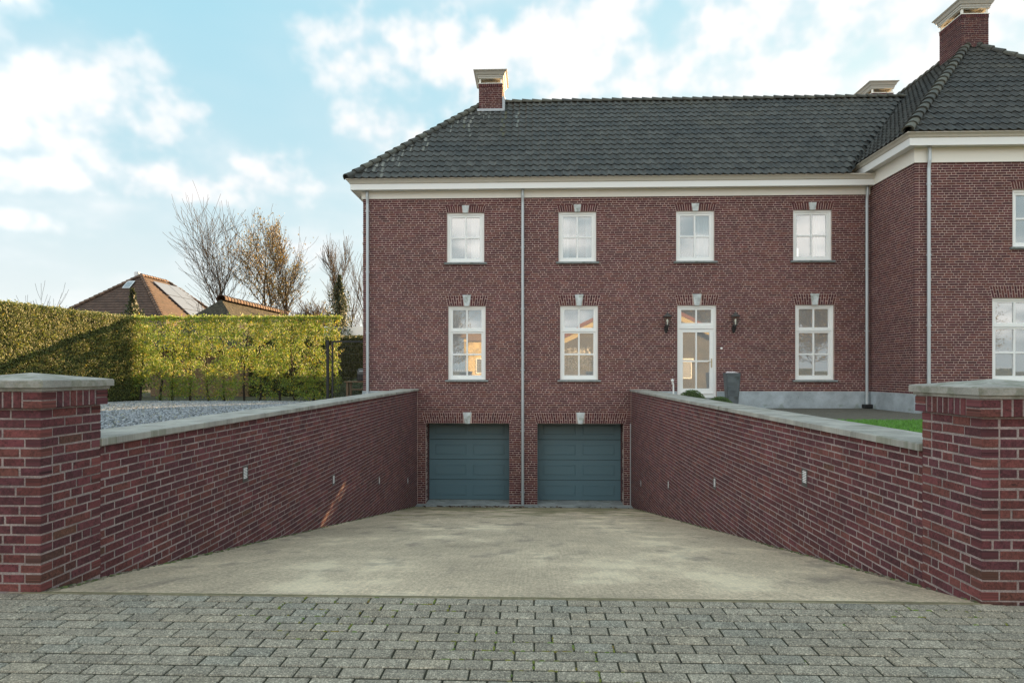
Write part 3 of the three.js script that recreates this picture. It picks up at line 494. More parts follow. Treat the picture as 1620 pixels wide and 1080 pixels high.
{
  const ridgeY = RE.y + RE.H, rz = RE.z - RE.W, rx = RE.x + RE.W, wy = WE.y + WE.H, wx = WE.x + WE.W, wz = WE.z - WE.W, back = -31;
  const valX = (w) => WE.x + (RE.y - WE.y) + w * RK;                                            // where the main front slope meets the wing's left slope
  const gb = new GB(), q = (a, b, c, d) => gb.quad(a, b, c, d, [.05, .055, .055]);
  const zb = rz - RE.W;
  q([RE.x, RE.y, RE.z], [valX(0), RE.y, RE.z], [valX(RE.W), ridgeY, rz], [rx, ridgeY, rz]);
  q([13, RE.y, zb], [RE.x, RE.y, zb], [rx, ridgeY, rz], [13, ridgeY, rz]); q([RE.x, RE.y, zb], [RE.x, RE.y, RE.z], [rx, ridgeY, rz], [rx, ridgeY, rz]);
  q([WE.x, WE.y, WE.z], [WXR, WE.y, WE.z], [wx, wy, wz], [wx, wy, wz]); q([WE.x, WE.y, back], [WE.x, WE.y, WE.z], [wx, wy, wz], [wx, wy, back]); q([WXR, WE.y, WE.z], [WXR, WE.y, back], [wx, wy, back], [wx, wy, wz]); q([WXR, WE.y, back], [WE.x, WE.y, back], [wx, wy, back], [wx, wy, back]);
  const roof = mk('roof', gb.geo(), M.tile, house);
  const lm = Math.hypot(RE.W, RE.H), lw = Math.hypot(WE.W, WE.H);
  const streakAt = (c) => { const q = rng(c * 77 + 5); return [q() < .7, .35 + q() * 1.1, q(), q() < .55, .4 + q() * 1.7, q()]; };
  const white = (u, s) => { const c = Math.round(u / .2105), [on, len, k, on2, len2, g] = streakAt(c), hipS = u / RE.W * lm; if (on && u < RE.W && hipS - s > -.1 && hipS - s < len) return [.34 + k * .14, .34 + k * .13, .30 + k * .12, .75]; const top = lm * .80; if (on2 && u > 2.9 && u < 4.7 && top - s > -.1 && top - s < len2) return g < .4 ? [.20, .19, .08, .55] : [.36, .38, .35, .65]; return null; };
  const mainT = slopeTiles([RE.x, RE.y, RE.z], [1, 0, 0], [0, RE.H / lm, -RE.W / lm], [0, RE.W / lm, RE.H / lm], lm, (s) => { const w = s / lm * RE.W; return [w, valX(w) - RE.x - .02]; }, 61, 1.35, .7, white);
  const wingF = slopeTiles([WE.x, WE.y, WE.z], [1, 0, 0], [0, WE.H / lw, -WE.W / lw], [0, WE.W / lw, WE.H / lw], lw, (s) => { const w = s / lw * WE.W; return [w, WXR - WE.x - w]; }, 62, 1.15, .7, (u, s, R) => (s > lw * .8 && R() < .5 ? [.34, .35, .34, .6] : null));
  const wingL = slopeTiles([WE.x, WE.y, WE.z], [0, 0, -1], [WE.W / lw, WE.H / lw, 0], [-WE.H / lw, WE.W / lw, 0], lw, (s) => { const w = s / lw * WE.W, e = w + WE.y - RE.y; return [w, e < RE.H ? (WE.z - RE.z) + e / RK : WE.z - back]; }, 63, 1.15, .25, null);
  // the left slope's tiles face -x: its u runs away from the viewer, so flip the winding
  pieces('roof_tile', [...mainT, ...wingF, ...wingL.map((t) => ({ ...t, build: (g) => { const k = g.i.length; t.build(g); for (let i = k; i < g.i.length; i += 3) { const a = g.i[i]; g.i[i] = g.i[i + 1]; g.i[i + 1] = a; } const v0 = g.i.slice(k); const seen = new Set(v0); for (const v of seen) { g.n[v * 3] *= -1; g.n[v * 3 + 1] *= -1; g.n[v * 3 + 2] *= -1; } } }))], M.tile, roof);
  pieces('ridge_tile', capTiles([rx - .1, ridgeY, rz], [valX(RE.W) + .05, ridgeY, rz], 71, .10), M.tile, roof);
  pieces('hip_tile', [...capTiles([RE.x, RE.y, RE.z], [rx, ridgeY, rz], 72), ...capTiles([WE.x, WE.y, WE.z], [wx, wy, wz], 73), ...capTiles([WXR, WE.y, WE.z], [wx, wy, wz], 74)], M.tile, roof);
  pieces('wing_ridge_tile', capTiles([wx, wy, wz], [wx, wy, back], 75, .10), M.tile, roof);
  pieces('back_hip_tile', capTiles([RE.x, RE.y, zb], [rx, ridgeY, rz], 76), M.tile, roof, 0);

  // chimneys with flared caps on corner posts
  const chimney = (x0, x1, z0, z1, y0, y1, yTop, over, seed) => {   // z0 front (larger), z1 back
    const R = rng(seed), c = mk('chimney', bx(x0 + .007, x1 - .007, y0 - 1.4, y1, z1 + .007, z0 - .007).geo(), M.mortar, house), W = x1 - x0, D = z0 - z1, items = [];
    const fr = [[frame([x0, 0, z0], [1, 0, 0], [0, 0, 1]), W, 1, 0], [frame([x1, 0, z0], [0, 0, -1], [1, 0, 0]), D, .3, 1], [frame([x0, 0, z1], [0, 0, 1], [-1, 0, 0]), D, .3, 1], [frame([x1, 0, z1], [-1, 0, 0], [0, 0, -1]), W, .01, 0]];
    for (const [f, L, fc, sd] of fr) { items.push(...courses(f, y0 - 1.2, y1 - .11, (v, row) => [(row + sd) % 2 ? [0, L] : [.112, L - .112]], R, { facing: fc, gain: .82 }));
      const n = Math.round(L / CO), st = L / n; for (let i = 0; i < n; i++) { const col = tone(R, 1.0); items.push({ c: P(f, (i + .5) * st, y1 - .05, 0), a: .004 * fc, build: (g) => block(g, f, rect(i * st + .005, (i + 1) * st - .005, y1 - .105, y1), -.1, .014, 0, col, null) }); } }
    pieces('brick', items, M.brick, c, 110);
    const gap = .17, yc = y1 + gap, p = .055;
    mk('coping', bx(x0 - .02, x1 + .02, y1 + .001, y1 + .022, z1 - .02, z0 + .02).geo(), M.cream, c);
    for (const [px, pz] of [[x0 + .01, z0 - .01], [x1 - .01 - p, z0 - .01], [x0 + .01, z1 + .01 + p], [x1 - .01 - p, z1 + .01 + p]]) mk('post', bx(px, px + p, y1 + .022, yc + .02, pz - p, pz).geo(), M.cream, c);
    mk('flue', bx(x0 + .18, x1 - .18, y1 + .022, yc + .03, z1 + .2, z0 - .2).geo(), M.room, c);
    const path = [[x0, z0], [x1, z0], [x1, z1], [x0, z1]], h = yTop - yc;
    mk('cap', merge([sweep([[-.06, yc], [.03, yc], [.03, yc + h * .18], [.045, yc + h * .22], [.05, yc + h * .42], [.075, yc + h * .46], [over * .72, yc + h * .78], [over * .8, yc + h * .8], [over, yc + h * .93], [over, yc + h], [-.06, yc + h]], path, true), bx(x0 + .05, x1 - .05, yc + h * .6, yc + h - .004, z1 + .05, z0 - .05).geo()]), M.capGrey, c);
  };
  chimney(-1.83, -1.055, -21.3, -22.35, Y(8.4), Y(9.53), Y(9.94), .17, 81);
  chimney(12.86, 13.66, -19.85, -20.9, Y(9.4), Y(10.75), Y(11.17), .155, 82);
  chimney(12.86, 13.66, -25.0, -26.05, Y(9.6), Y(10.6), Y(11.02), .155, 83);
  mk('flashing', merge([bx(-1.88, -1.0, Y(8.60), Y(8.68), -21.30, -21.22).geo(), bx(-1.05, -.97, Y(8.6), Y(9.1), -22.0, -21.28).geo()]), M.lead, roof);
}
// ================================================================ ground
const RS = .1695, rampY = (z) => -RS * Math.max(0, -4.03 - z);
const sheet = (pts, uvs) => { const gb = new GB(); for (const [a, b, c, d] of pts) gb.quad(a, b, c, d, [1, 1, 1], ...[a, b, c, d].map((p) => [p[0], -p[2]])); return gb.geo(); };
const strip = (x0, x1, prof) => prof.slice(1).map((p, i) => { const q = prof[i]; return [[x0, q[1], q[0]], [x1, q[1], q[0]], [x1, p[1], p[0]], [x0, p[1], p[0]]]; });   // prof: (z, y) from near to far
structure('ground', sheet([...strip(-700, -3.70, [[700, -.03], [-4.1, -.03], [-6.5, .34], [-900, .34]]), ...strip(3.16, 700, [[700, -.03], [-4.1, -.03], [-6.5, .34], [-900, .34]]), ...strip(-3.70, 3.16, [[700, -.03], [-4.1, -.03]]), ...strip(-3.70, 3.16, [[-25.4, .34], [-900, .34]])]), M.soil);
structure('road', sheet(strip(-60, 60, [[3.2, -.024], [-4.034, -.024]])), M.road);
{ // street of grey concrete pavers in stretcher bond
  const R = rng(5), items = [], fl = frame([0, 0, 0], [1, 0, 0], [0, 1, 0], [0, 0, -1]), PW = .205, PD = .1065;
  const street = structure('pavement', sheet(strip(-6.25, 6.25, [[-.55, -.0062], [-4.033, -.0062]])), M.sand);
  for (let r = 0; r < 31; r++) { const v1 = 4.024 - r * PD, v0 = v1 - PD + .015, off = (r % 2 ? PW / 2 : 0) + (R() - .5) * .03;
    for (let k = -30; k <= 30; k++) { const u0 = k * PW + off + (R() - .5) * .003, u1 = u0 + PW - .010 + (R() - .5) * .002, g = .86 + R() * .26, w = R(), col = w < .1 ? [.76 * g, .68 * g, .57 * g] : w < .2 ? [.66 * g, .635 * g, .57 * g] : [.73 * g, .67 * g, .58 * g], t = (R() - .5) * .004, tl = (R() - .5) * .002, uo = [R() * 3, R() * 3], sd = Math.floor(R() * 1e9), dv = (R() - .5) * .002;
      items.push({ c: P(fl, (u0 + u1) / 2, (v0 + v1) / 2, 0), a: .02, build: (gb) => { const Q = rng(sd), q = [[u0 + (Q() - .5) * .002, v0 + dv], [u1 + (Q() - .5) * .002, v0 + dv + (Q() - .5) * .0015], [u1 + (Q() - .5) * .002, v1 + dv], [u0 + (Q() - .5) * .002, v1 + dv + (Q() - .5) * .0015]]; block(gb, { ...fl, N: [tl, 1, tl * .6] }, q, -.05, t * .5, .0045, col, Q, uo); } });
    } }
  pieces('paver', items, M.paver, street);
  // moss sitting in the joints
  const g = new THREE.IcosahedronGeometry(1, 0), n = 1700, im = new THREE.InstancedMesh(g, std({ roughness: 1, color: 0xffffff }), n), m = new THREE.Matrix4(), c = new THREE.Color(); let i = 0, guard = 0;
  while (i < n && guard++ < 200000) { const x = (R() - .5) * 10, z = -1.2 - R() * 2.83; if (fbm(x * .9, z * 1.3, 4.4, 4) < .02 + R() * .15) continue; const r = Math.floor((4.024 + z) / PD), edge = R() < .55 ; let X = x, Z = z; const zr = -(4.024 - r * PD); if (edge) Z = zr + PD - .003; else { const off = r % 2 ? PW / 2 : 0; X = Math.round((x - off) / PW) * PW + off - .003; }
    const s = .0035 + R() * .0055; m.makeScale(s * (edge ? 2.4 : 1), s * .9, s * (edge ? 1 : 2.2)); m.setPosition(X, -.005 + R() * .003, Z); im.setMatrixAt(i, m); c.setRGB(.11 + R() * .08, .13 + R() * .08, .035); im.setColorAt(i, c); i++; }
  im.count = i; im.name = 'moss'; im.userData = { kind: 'stuff', label: 'green moss growing in the joints of the grey street pavers', category: 'moss' }; im.castShadow = im.receiveShadow = true; scene.add(im);
}
{ // concrete ramp, uv 0..1 over the slab
  const g = new THREE.PlaneGeometry(6.2, 14.02, 40, 100); g.rotateX(-Math.PI / 2); const p = g.attributes.position, uv = g.attributes.uv;
  for (let i = 0; i < p.count; i++) { const x = p.getX(i), z = p.getZ(i) - 11.035, v = (-4.026 - z) / 14.02; p.setXYZ(i, x - .30, rampY(z) + N3(x * .7, z * .5, 3) * .012 * sstep(0, .1, v), z); uv.setXY(i, (x + 3.1) / 6.2, v * .947); }
  g.computeVertexNormals(); const r = structure('ramp', g, M.concrete);
  r.material.bumpMap.repeat.set(12, 30);
  mk('ramp_edge', bx(-3.30, 2.74, -.2, -.0015, -4.07, -4.0265).geo(), M.concrete, r);
  structure('garage_apron', merge([bx(-3.40, 2.80, -2.7, -2.385, -19.4, -18.06).geo(), bx(-3.40, 2.80, -2.7, -2.362, -18.05, -17.99).geo()]), M.apron);
}
// ================================================================ ramp walls and gate pillars
function gardenWall(name, label, O, len, dirX, dirZ, backSign, copTop, seed, lights) {
  const l = Math.hypot(dirX, dirZ), U = [dirX / l, 0, dirZ / l], N = [-U[2], 0, U[0]], R = rng(seed), base = [O[0], 0, O[1]];
  const g = thing(name, label, 'wall', base, 'brick walls along the garage ramp');
  const f = frame([O[0], 0, O[1]], U, N), th = .42, top = copTop - .052;
  const zAt = (u) => O[1] + U[2] * u, near = U[2] < 0;
  const gb = new GB(); block(gb, f, rect(0, len, -2.75, top), -th, -.003, 0, [1, 1, 1], null);
  const body = mk('mortar', gb.geo(), M.mortarWall, g), hs = [];
  const bandTop = top - .004;
  for (const [z, y] of lights) { const u = (z - O[1]) / U[2], y0 = snap(y - .095), y1 = y0 + 3 * CO; hs.push(hole(u - .066, u + .066, y0 - .004, y1 - .004));
    const L = mk('recessed_light', (() => { const q = new GB(); block(q, f, rect(u - .062, u + .062, y0, y1 - JT), -.09, -.045, 0, [1, 1, 1], null); return q.geo(); })(), M.black, g);
    const fr = new GB(), C = [1, 1, 1]; for (const r of [rect(u - .064, u - .050, y0 - .003, y1 - .009), rect(u + .050, u + .064, y0 - .003, y1 - .009), rect(u - .050, u + .050, y1 - .022, y1 - .009), rect(u - .050, u + .050, y0 - .003, y0 + .035)]) block(fr, f, r, -.05, .005, .002, C, null); mk('light_frame', fr.geo(), M.lantern, L);
    for (let k = 0; k < 7; k++) { const a = y0 + .042 + k * .0172, s = new GB(), A = [u - .05, u + .05]; s.quad(P(f, A[0], a, .003), P(f, A[1], a, .003), P(f, A[1], a + .012, -.018), P(f, A[0], a + .012, -.018), C); s.quad(P(f, A[0], a - .003, .003), P(f, A[1], a - .003, .003), P(f, A[1], a, .003), P(f, A[0], a, .003), C); mk('louvre', s.geo(), M.white, L); } }
  const rows = Math.round(top / CO), list = courses(f, -2.6, top - .02, (v, row) => { const lim = -(v + .14) / RS; let a = 0, b = len; if (v < -.05) { if (near) a = Math.max(0, lim - .59); else b = Math.min(len, len - Math.max(0, lim - .59)); } if (b - a < .1) return []; return free(a, b, v, hs); }, R, { gain: 1.12, ch: .0022, uneven: .0035, hj: .014, facing: .5, uo: seed * 1.7, moss: () => .012 });
  pieces('brick', list, M.brickOld, body);
  // coping stones
  const fc = frame([O[0], 0, O[1]], U, [0, 1, 0], [-N[0], 0, -N[2]]), n = Math.round(len / 1.0);
  const cop = new THREE.Group();
  for (let k = 0; k < n; k++) { const q = new GB(), a = len * k / n + .003, b = len * (k + 1) / n - .003, d = (R() - .5) * .004; block(q, fc, rect(a, b, -.042 + (R() - .5) * .004, .46), top, copTop + d, .006, [1, 1, 1], null, [R() * 3, R() * 3]); mk('coping_stone', q.geo(), M.stone, g); }
  return g;
}
gardenWall('ramp_wall', 'low brick wall with stone coping beside the gravel, left of the ramp', [-3.215, -4.62], 13.87, -.155, -13.87, 1, Y(-.49), 11, [[-7.13, .256], [-10.44, -.36], [-13.70, -.88], [-17.0, -1.465]]);
gardenWall('ramp_wall', 'low brick wall with stone coping beside the terrace, right of the ramp', [2.768, -18.49], 13.83, 0, 13.83, 1, Y(-.508), 12, [[-6.695, .32], [-9.98, -.266], [-13.39, -.886], [-16.8, -1.45]]);
mk('expansion_pipe', merge([cyl(2.735, -2.36, -18.40, 2.735, -.05, -18.40, .014)]), M.zinc, house);

function pillar(label, x0, x1, z0, z1, topY, seed) {       // z0 front
  const R = rng(seed), g = thing('gate_pillar', label, 'pillar', [(x0 + x1) / 2, 0, (z0 + z1) / 2], 'brick pillars at the top of the ramp'), W = x1 - x0, D = z0 - z1, slab = topY - .05, yb = slab - .022, y1 = yb - .112;
  const body = mk('mortar', merge([bx(x0 + .004, x1 - .004, -.25, yb, z1 + .004, z0 - .004).geo()]), M.mortarWall, g), items = []; mk('band_mortar', bx(x0 - .027, x1 + .027, y1 + .004, yb - .001, z1 - .027, z0 + .027).geo(), M.mortarWall, g);
  const fr = [[frame([x0, 0, z0], [1, 0, 0], [0, 0, 1]), W, 0, 1], [frame([x1, 0, z0], [0, 0, -1], [1, 0, 0]), D, 1, .6], [frame([x0, 0, z1], [0, 0, 1], [-1, 0, 0]), D, 1, .6], [frame([x1, 0, z1], [-1, 0, 0], [0, 0, -1]), W, 0, .001]];
  const shift = y1 - Math.floor(y1 / CO) * CO;
  for (const [f, L, sd, fc] of fr) {
    const f2 = { ...f, O: [f.O[0], shift, f.O[2]] };
    items.push(...courses(f2, -.125, y1 - shift - .005, (v, row) => [(row + sd) % 2 ? [0, L] : [.112, L - .112]], R, { gain: 1.15, ch: .003, uneven: .005, hj: .014, facing: fc, uo: seed * .9 + sd, par: sd, moss: (v) => (v < .25 ? .22 : .02) }));
    const pr = .032, n = Math.round((L - .2) / CO), st = (L - .2) / n;      // projecting band of upright headers, laid pairs at the corners
    for (let i = 0; i < n; i++) { const col = tone(R, 1.1), dv = (R() - .5) * .004, sd2 = Math.floor(R() * 1e9), a = .1 + i * st + .006, b = .1 + (i + 1) * st - .006; items.push({ c: P(f, (a + b) / 2, y1 + .05, 0), a: .005 * fc, build: (q) => block(q, f, rect(a, b, y1 + dv, yb - .005), -.1, pr + dv, .004, col, rng(sd2), [seed, 0]) }); }
    for (const [a, b] of sd ? [] : [[-pr, .094], [L - .094, L + pr]]) for (let k = 0; k < 2; k++) { const col = tone(R, 1.1), v = y1 + k * .056, sd2 = Math.floor(R() * 1e9); items.push({ c: P(f, (a + b) / 2, v + .025, 0), a: .006 * fc, build: (q) => block(q, f, rect(a, b, v, v + .047), -.094, pr, .004, col, rng(sd2), [seed, 0]) }); }
  }
  pieces('brick', items, M.brickOld, body);
  const o = .06, cx = (x0 + x1) / 2, cz = (z0 + z1) / 2, b = .006;
  const A = [x0 - o, x1 + o, z1 - o, z0 + o], gb = new GB(), pk = topY + .045, C = [1, 1, 1], ap = .04;
  bx(A[0], A[1], slab, topY - b, A[2], A[3], gb); bx(x0 - .04, x1 + .04, yb, slab - .001, z1 - .04, z0 + .04, gb);
  const c4 = [[A[0], A[3]], [A[1], A[3]], [A[1], A[2]], [A[0], A[2]]], i4 = [[A[0] + b, A[3] - b], [A[1] - b, A[3] - b], [A[1] - b, A[2] + b], [A[0] + b, A[2] + b]];
  for (let k = 0; k < 4; k++) { const m = (k + 1) % 4; gb.quad([c4[k][0], topY - b, c4[k][1]], [c4[m][0], topY - b, c4[m][1]], [i4[m][0], topY, i4[m][1]], [i4[k][0], topY, i4[k][1]], C, [0, 0], [.7, 0], [.7, .01], [0, .01]); gb.quad([i4[k][0], topY, i4[k][1]], [i4[m][0], topY, i4[m][1]], [cx + (m === 1 || m === 2 ? ap : -ap) * .2, pk, cz], [cx + (k === 1 || k === 2 ? ap : -ap) * .2, pk, cz], C, [0, 0], [.7, 0], [.4, .35], [.3, .35]); }
  mk('cap', gb.geo(), M.stone, g);
  return g;
}
pillar('square brick gate pillar with stone cap left of the ramp, white lime bloom on its front', -3.775, -3.187, -4.055, -4.635, Y(-.052), 21);
pillar('square brick gate pillar with stone cap right of the ramp', 2.750, 3.34, -4.055, -4.665, Y(-.092), 22);

// ================================================================ yard, terrace, lawn
structure('gravel_yard', sheet(strip(-19, -3.66, [[-6.4, .33], [-7.6, .465], [-17, .465], [-23.6, .352]])), M.gravel);
{
  const R = rng(8), n = 40000, g = new THREE.IcosahedronGeometry(1, 0), im = new THREE.InstancedMesh(g, std({ roughness: .85, color: 0xffffff }), n), m = new THREE.Matrix4(), q = new THREE.Quaternion(), e = new THREE.Euler(), c = new THREE.Color();
  for (let i = 0; i < n; i++) { const x = -3.72 - R() * 10.5, z = -8 - R() * 14.6, s = .008 + R() * .016, gy = z > -17 ? .468 : .468 - (-17 - z) * .0171; e.set(R() * 6, R() * 6, R() * 6); q.setFromEuler(e); m.compose(new THREE.Vector3(x, gy + s * .2, z), q, new THREE.Vector3(s, s * .75, s * 1.2)); im.setMatrixAt(i, m); const k = .6 + R() * .9, w = R(); c.setRGB(.27 * k, .29 * k * (w < .1 ? .95 : 1), .31 * k * (w < .1 ? .7 : 1)); im.setColorAt(i, c); }
  im.name = 'gravel'; im.userData = { kind: 'stuff', label: 'grey gravel covering the yard in front of the hedge', category: 'gravel' }; im.castShadow = im.receiveShadow = true; scene.add(im);
}
structure('terrace', sheet(strip(3.15, 24, [[-13.72, .392], [-18.7, .392]])), M.terrace);
structure('lawn', sheet(strip(3.15, 24, [[-6.4, .345], [-7.2, .398], [-13.7, .398]])), M.lawnSoil);
{
  const R = rng(9), gb = new THREE.BufferGeometry(); gb.setAttribute('position', new THREE.Float32BufferAttribute([-.004, 0, 0, .004, 0, 0, .002, .035, .008, -.002, .035, .008, 0, .06, .024], 3)); gb.setIndex([0, 1, 2, 0, 2, 3, 3, 2, 4]); gb.computeVertexNormals();
  const n = 46000, im = new THREE.InstancedMesh(gb, M.grass, n), m = new THREE.Matrix4(), q = new THREE.Quaternion(), e = new THREE.Euler(), c = new THREE.Color();
  for (let i = 0; i < n; i++) { const z = -8.5 - R() * 5.2, x = 3.25 + R() * 7.5; e.set((R() - .5) * .7, R() * 6.3, (R() - .5) * .7); q.setFromEuler(e); const s = .7 + R() * .7; m.compose(new THREE.Vector3(x, .396, z), q, new THREE.Vector3(s * 1.6, s * .8, s)); im.setMatrixAt(i, m); const k = .7 + R() * .6; c.setRGB(k, k, k); im.setColorAt(i, c); }
  im.name = 'grass'; im.userData = { kind: 'stuff', label: 'bright green lawn grass behind the right ramp wall', category: 'grass' }; im.castShadow = im.receiveShadow = true; scene.add(im);
}
// ================================================================ small things by the door
{
  for (const [x, lab] of [[3.765, 'black wall lantern with tapered glass left of the white front door'], [5.665, 'black wall lantern with tapered glass right of the white front door']]) {
    const y = Y(1.44), z = FZ, t = thing('wall_lantern', lab, 'lantern', [x, y, z], 'lanterns flanking the door'), cz = z + .17;
    mk('back_plate', (() => { const g = new THREE.CylinderGeometry(.055, .045, .03, 14); g.rotateX(Math.PI / 2); g.scale(1, 2.3, 1); g.translate(x - .01, y - .22, z + .015); return g; })(), M.black, t);
    const curve = new THREE.CatmullRomCurve3([[x, y - .26, z + .03], [x, y - .27, z + .1], [x, y - .22, cz], [x, y - .17, cz]].map((p) => new THREE.Vector3(...p)));
    mk('arm', new THREE.TubeGeometry(curve, 12, .016, 8), M.black, t);
    mk('cup', new THREE.LatheGeometry([[0, -.18], [.03, -.175], [.035, -.15], [.055, -.13], [.06, -.115], [0, -.11]].map((p) => new THREE.Vector2(...p)), 12).translate(x, y, cz), M.lantern, t);
    mk('glass', new THREE.LatheGeometry([[.055, -.112], [.105, .12]].map((p) => new THREE.Vector2(...p)), 6).translate(x, y, cz), M.clear, t);
    const fr = []; for (let k = 0; k < 6; k++) { const a = k * Math.PI / 3, cx = Math.sin(a), sz = Math.cos(a); fr.push(cyl(x + cx * .056, y - .112, cz + sz * .056, x + cx * .106, y + .12, cz + sz * .106, .005, .005, 6)); } mk('ribs', merge(fr), M.lantern, t);
    mk('lid', new THREE.LatheGeometry([[0, .26], [.018, .25], [.012, .225], [.045, .205], [.07, .18], [.075, .165], [.125, .135], [.14, .118], [.13, .112], [0, .115]].map((p) => new THREE.Vector2(...p)), 12).translate(x, y, cz), M.lantern, t);
    mk('bulb', new THREE.LatheGeometry([[0, .05], [.02, .042], [.032, .015], [.028, -.015], [.014, -.05], [.014, -.11], [0, -.11]].map((p) => new THREE.Vector2(...p)), 12).translate(x, y, cz), M.bulb, t);
  }
  // tall tapered planter with clipped heather
  const px = 5.37, pz = -17.7, t = thing('planter', 'tall tapered dark zinc planter standing right of the white front door', 'planter', [px, GY, pz]);
  const gb = new GB(), H = 1.0, tw = .19, bw = .135, lerpQ = (y) => mix(bw, tw, y / H), C = [1, 1, 1], cz = [[-1, 1], [1, 1], [1, -1], [-1, -1]];
  const ring = (y, w) => { const r = .04, o = []; for (const [sx, sz] of cz) for (let k = 0; k < 4; k++) { const a0 = Math.atan2(sz, sx), a = a0 - Math.PI / 4 * (1) + Math.PI / 2 * k / 3; o.push([px + sx * (w - r) + Math.cos(a0 + (k / 3 - .5) * -Math.PI / 2) * r, GY + y, pz + sz * (w - r) + Math.sin(a0 + (k / 3 - .5) * -Math.PI / 2) * r]); } return o; };
  const lev = [[0, bw], [.3, lerpQ(.3)], [.62, lerpQ(.62)], [.95, tw], [1.0, tw + .004], [1.0, tw - .03], [.94, tw - .035]].map(([y, w]) => ring(y, w)); for (let i = 0; i < lev.length - 1; i++) for (let k = 0; k < 16; k++) { const m = (k + 1) % 16; gb.quad(lev[i][k], lev[i][m], lev[i + 1][m], lev[i + 1][k], C, [k * .1, i * .3], [k * .1 + .1, i * .3], [k * .1 + .1, i * .3 + .3], [k * .1, i * .3 + .3]); }
  mk('pot', gb.geo(), M.zincPot, t); mk('soil', bx(px - .16, px + .16, GY + .9, GY + .945, pz - .16, pz + .16).geo(), M.darkBark, t);
  const R = rng(14), fl = []; for (let i = 0; i < 90; i++) { const a = R() * 6.3, r = Math.sqrt(R()) * .16, g = new THREE.IcosahedronGeometry(.012 + R() * .012, 0); g.translate(px + Math.cos(a) * r, GY + .965 + R() * .06, pz + Math.sin(a) * r); fl.push(g); } mk('blossom', merge(fl), std({ color: rgb(.75, .7, .72) }), t, { kind: 'stuff' });
  // hydrant-like garden tap on a white post
  const tx = 3.87, tz = -18.05, tp = thing('garden_tap', 'white garden tap on a short post left of the white front door', 'tap', [tx, GY, tz]);
  mk('post', cyl(tx, GY, tz, tx, Y(-.34), tz, .022), M.white, tp); mk('spout', merge([cyl(tx - .01, Y(-.34), tz, tx - .03, Y(-.27), tz + .02, .03, .022), new THREE.SphereGeometry(.042, 12, 8).translate(tx - .03, Y(-.24), tz + .02)]), M.white, tp);
}
function leafCloud(name, n, sampler, size, colour, mat, parent, seed, shape = 'leaf') {
  const R = rng(seed), g = new THREE.BufferGeometry();
  g.setAttribute('position', new THREE.Float32BufferAttribute([0, 0, 0, .32, .45, .06, 0, 1, -.04, -.32, .45, .06, 0, .48, -.03], 3)); g.setIndex([0, 1, 4, 1, 2, 4, 2, 3, 4, 3, 0, 4]); g.computeVertexNormals();
  const im = new THREE.InstancedMesh(g, mat, n), m = new THREE.Matrix4(), q = new THREE.Quaternion(), e = new THREE.Euler(), c = new THREE.Color(), base = new THREE.Vector3(); if (parent) parent.getWorldPosition(base);
  for (let i = 0; i < n; i++) { const p = sampler(R); e.set((R() - .5) * 2.6, R() * 6.3, (R() - .5) * 2.6); q.setFromEuler(e); const s = size * (.65 + R() * .7); m.compose(new THREE.Vector3(p[0] - base.x, p[1] - base.y, p[2] - base.z), q, new THREE.Vector3(s, s, s)); im.setMatrixAt(i, m); c.setRGB(...colour(R, p)); im.setColorAt(i, c); }
  im.name = name; im.castShadow = im.receiveShadow = true; im.userData.kind = 'stuff'; (parent ?? scene).add(im); return im;
}
for (const [x, z, r, h, lab] of [[3.95, -16.3, .40, .57, 'clipped boxwood ball behind the right ramp wall, nearer the garage'], [4.42, -15.5, .36, .43, 'low clipped boxwood ball behind the right ramp wall, in front of the planter']]) {
  const t = thing('boxwood_ball', lab, 'shrub', [x, GY, z], 'clipped boxwood balls'), g = new THREE.IcosahedronGeometry(1, 2); g.scale(r * .9, h * .8, r * .9); g.translate(x, GY + h * .16, z); mk('core', g, M.twig, t);
  leafCloud('foliage', 4500, (R) => { const a = R() * 6.283, v = R() * 1.0, s = Math.sqrt(1 - v * v), k = .92 + R() * .1; return [x + Math.cos(a) * s * r * k, GY + h * .16 + v * h * .85 * k, z + Math.sin(a) * s * r * k]; }, .022, (R) => { const k = .6 + R() * .8; return [.10 * k, .17 * k, .045 * k]; }, M.box, t, 33);
}
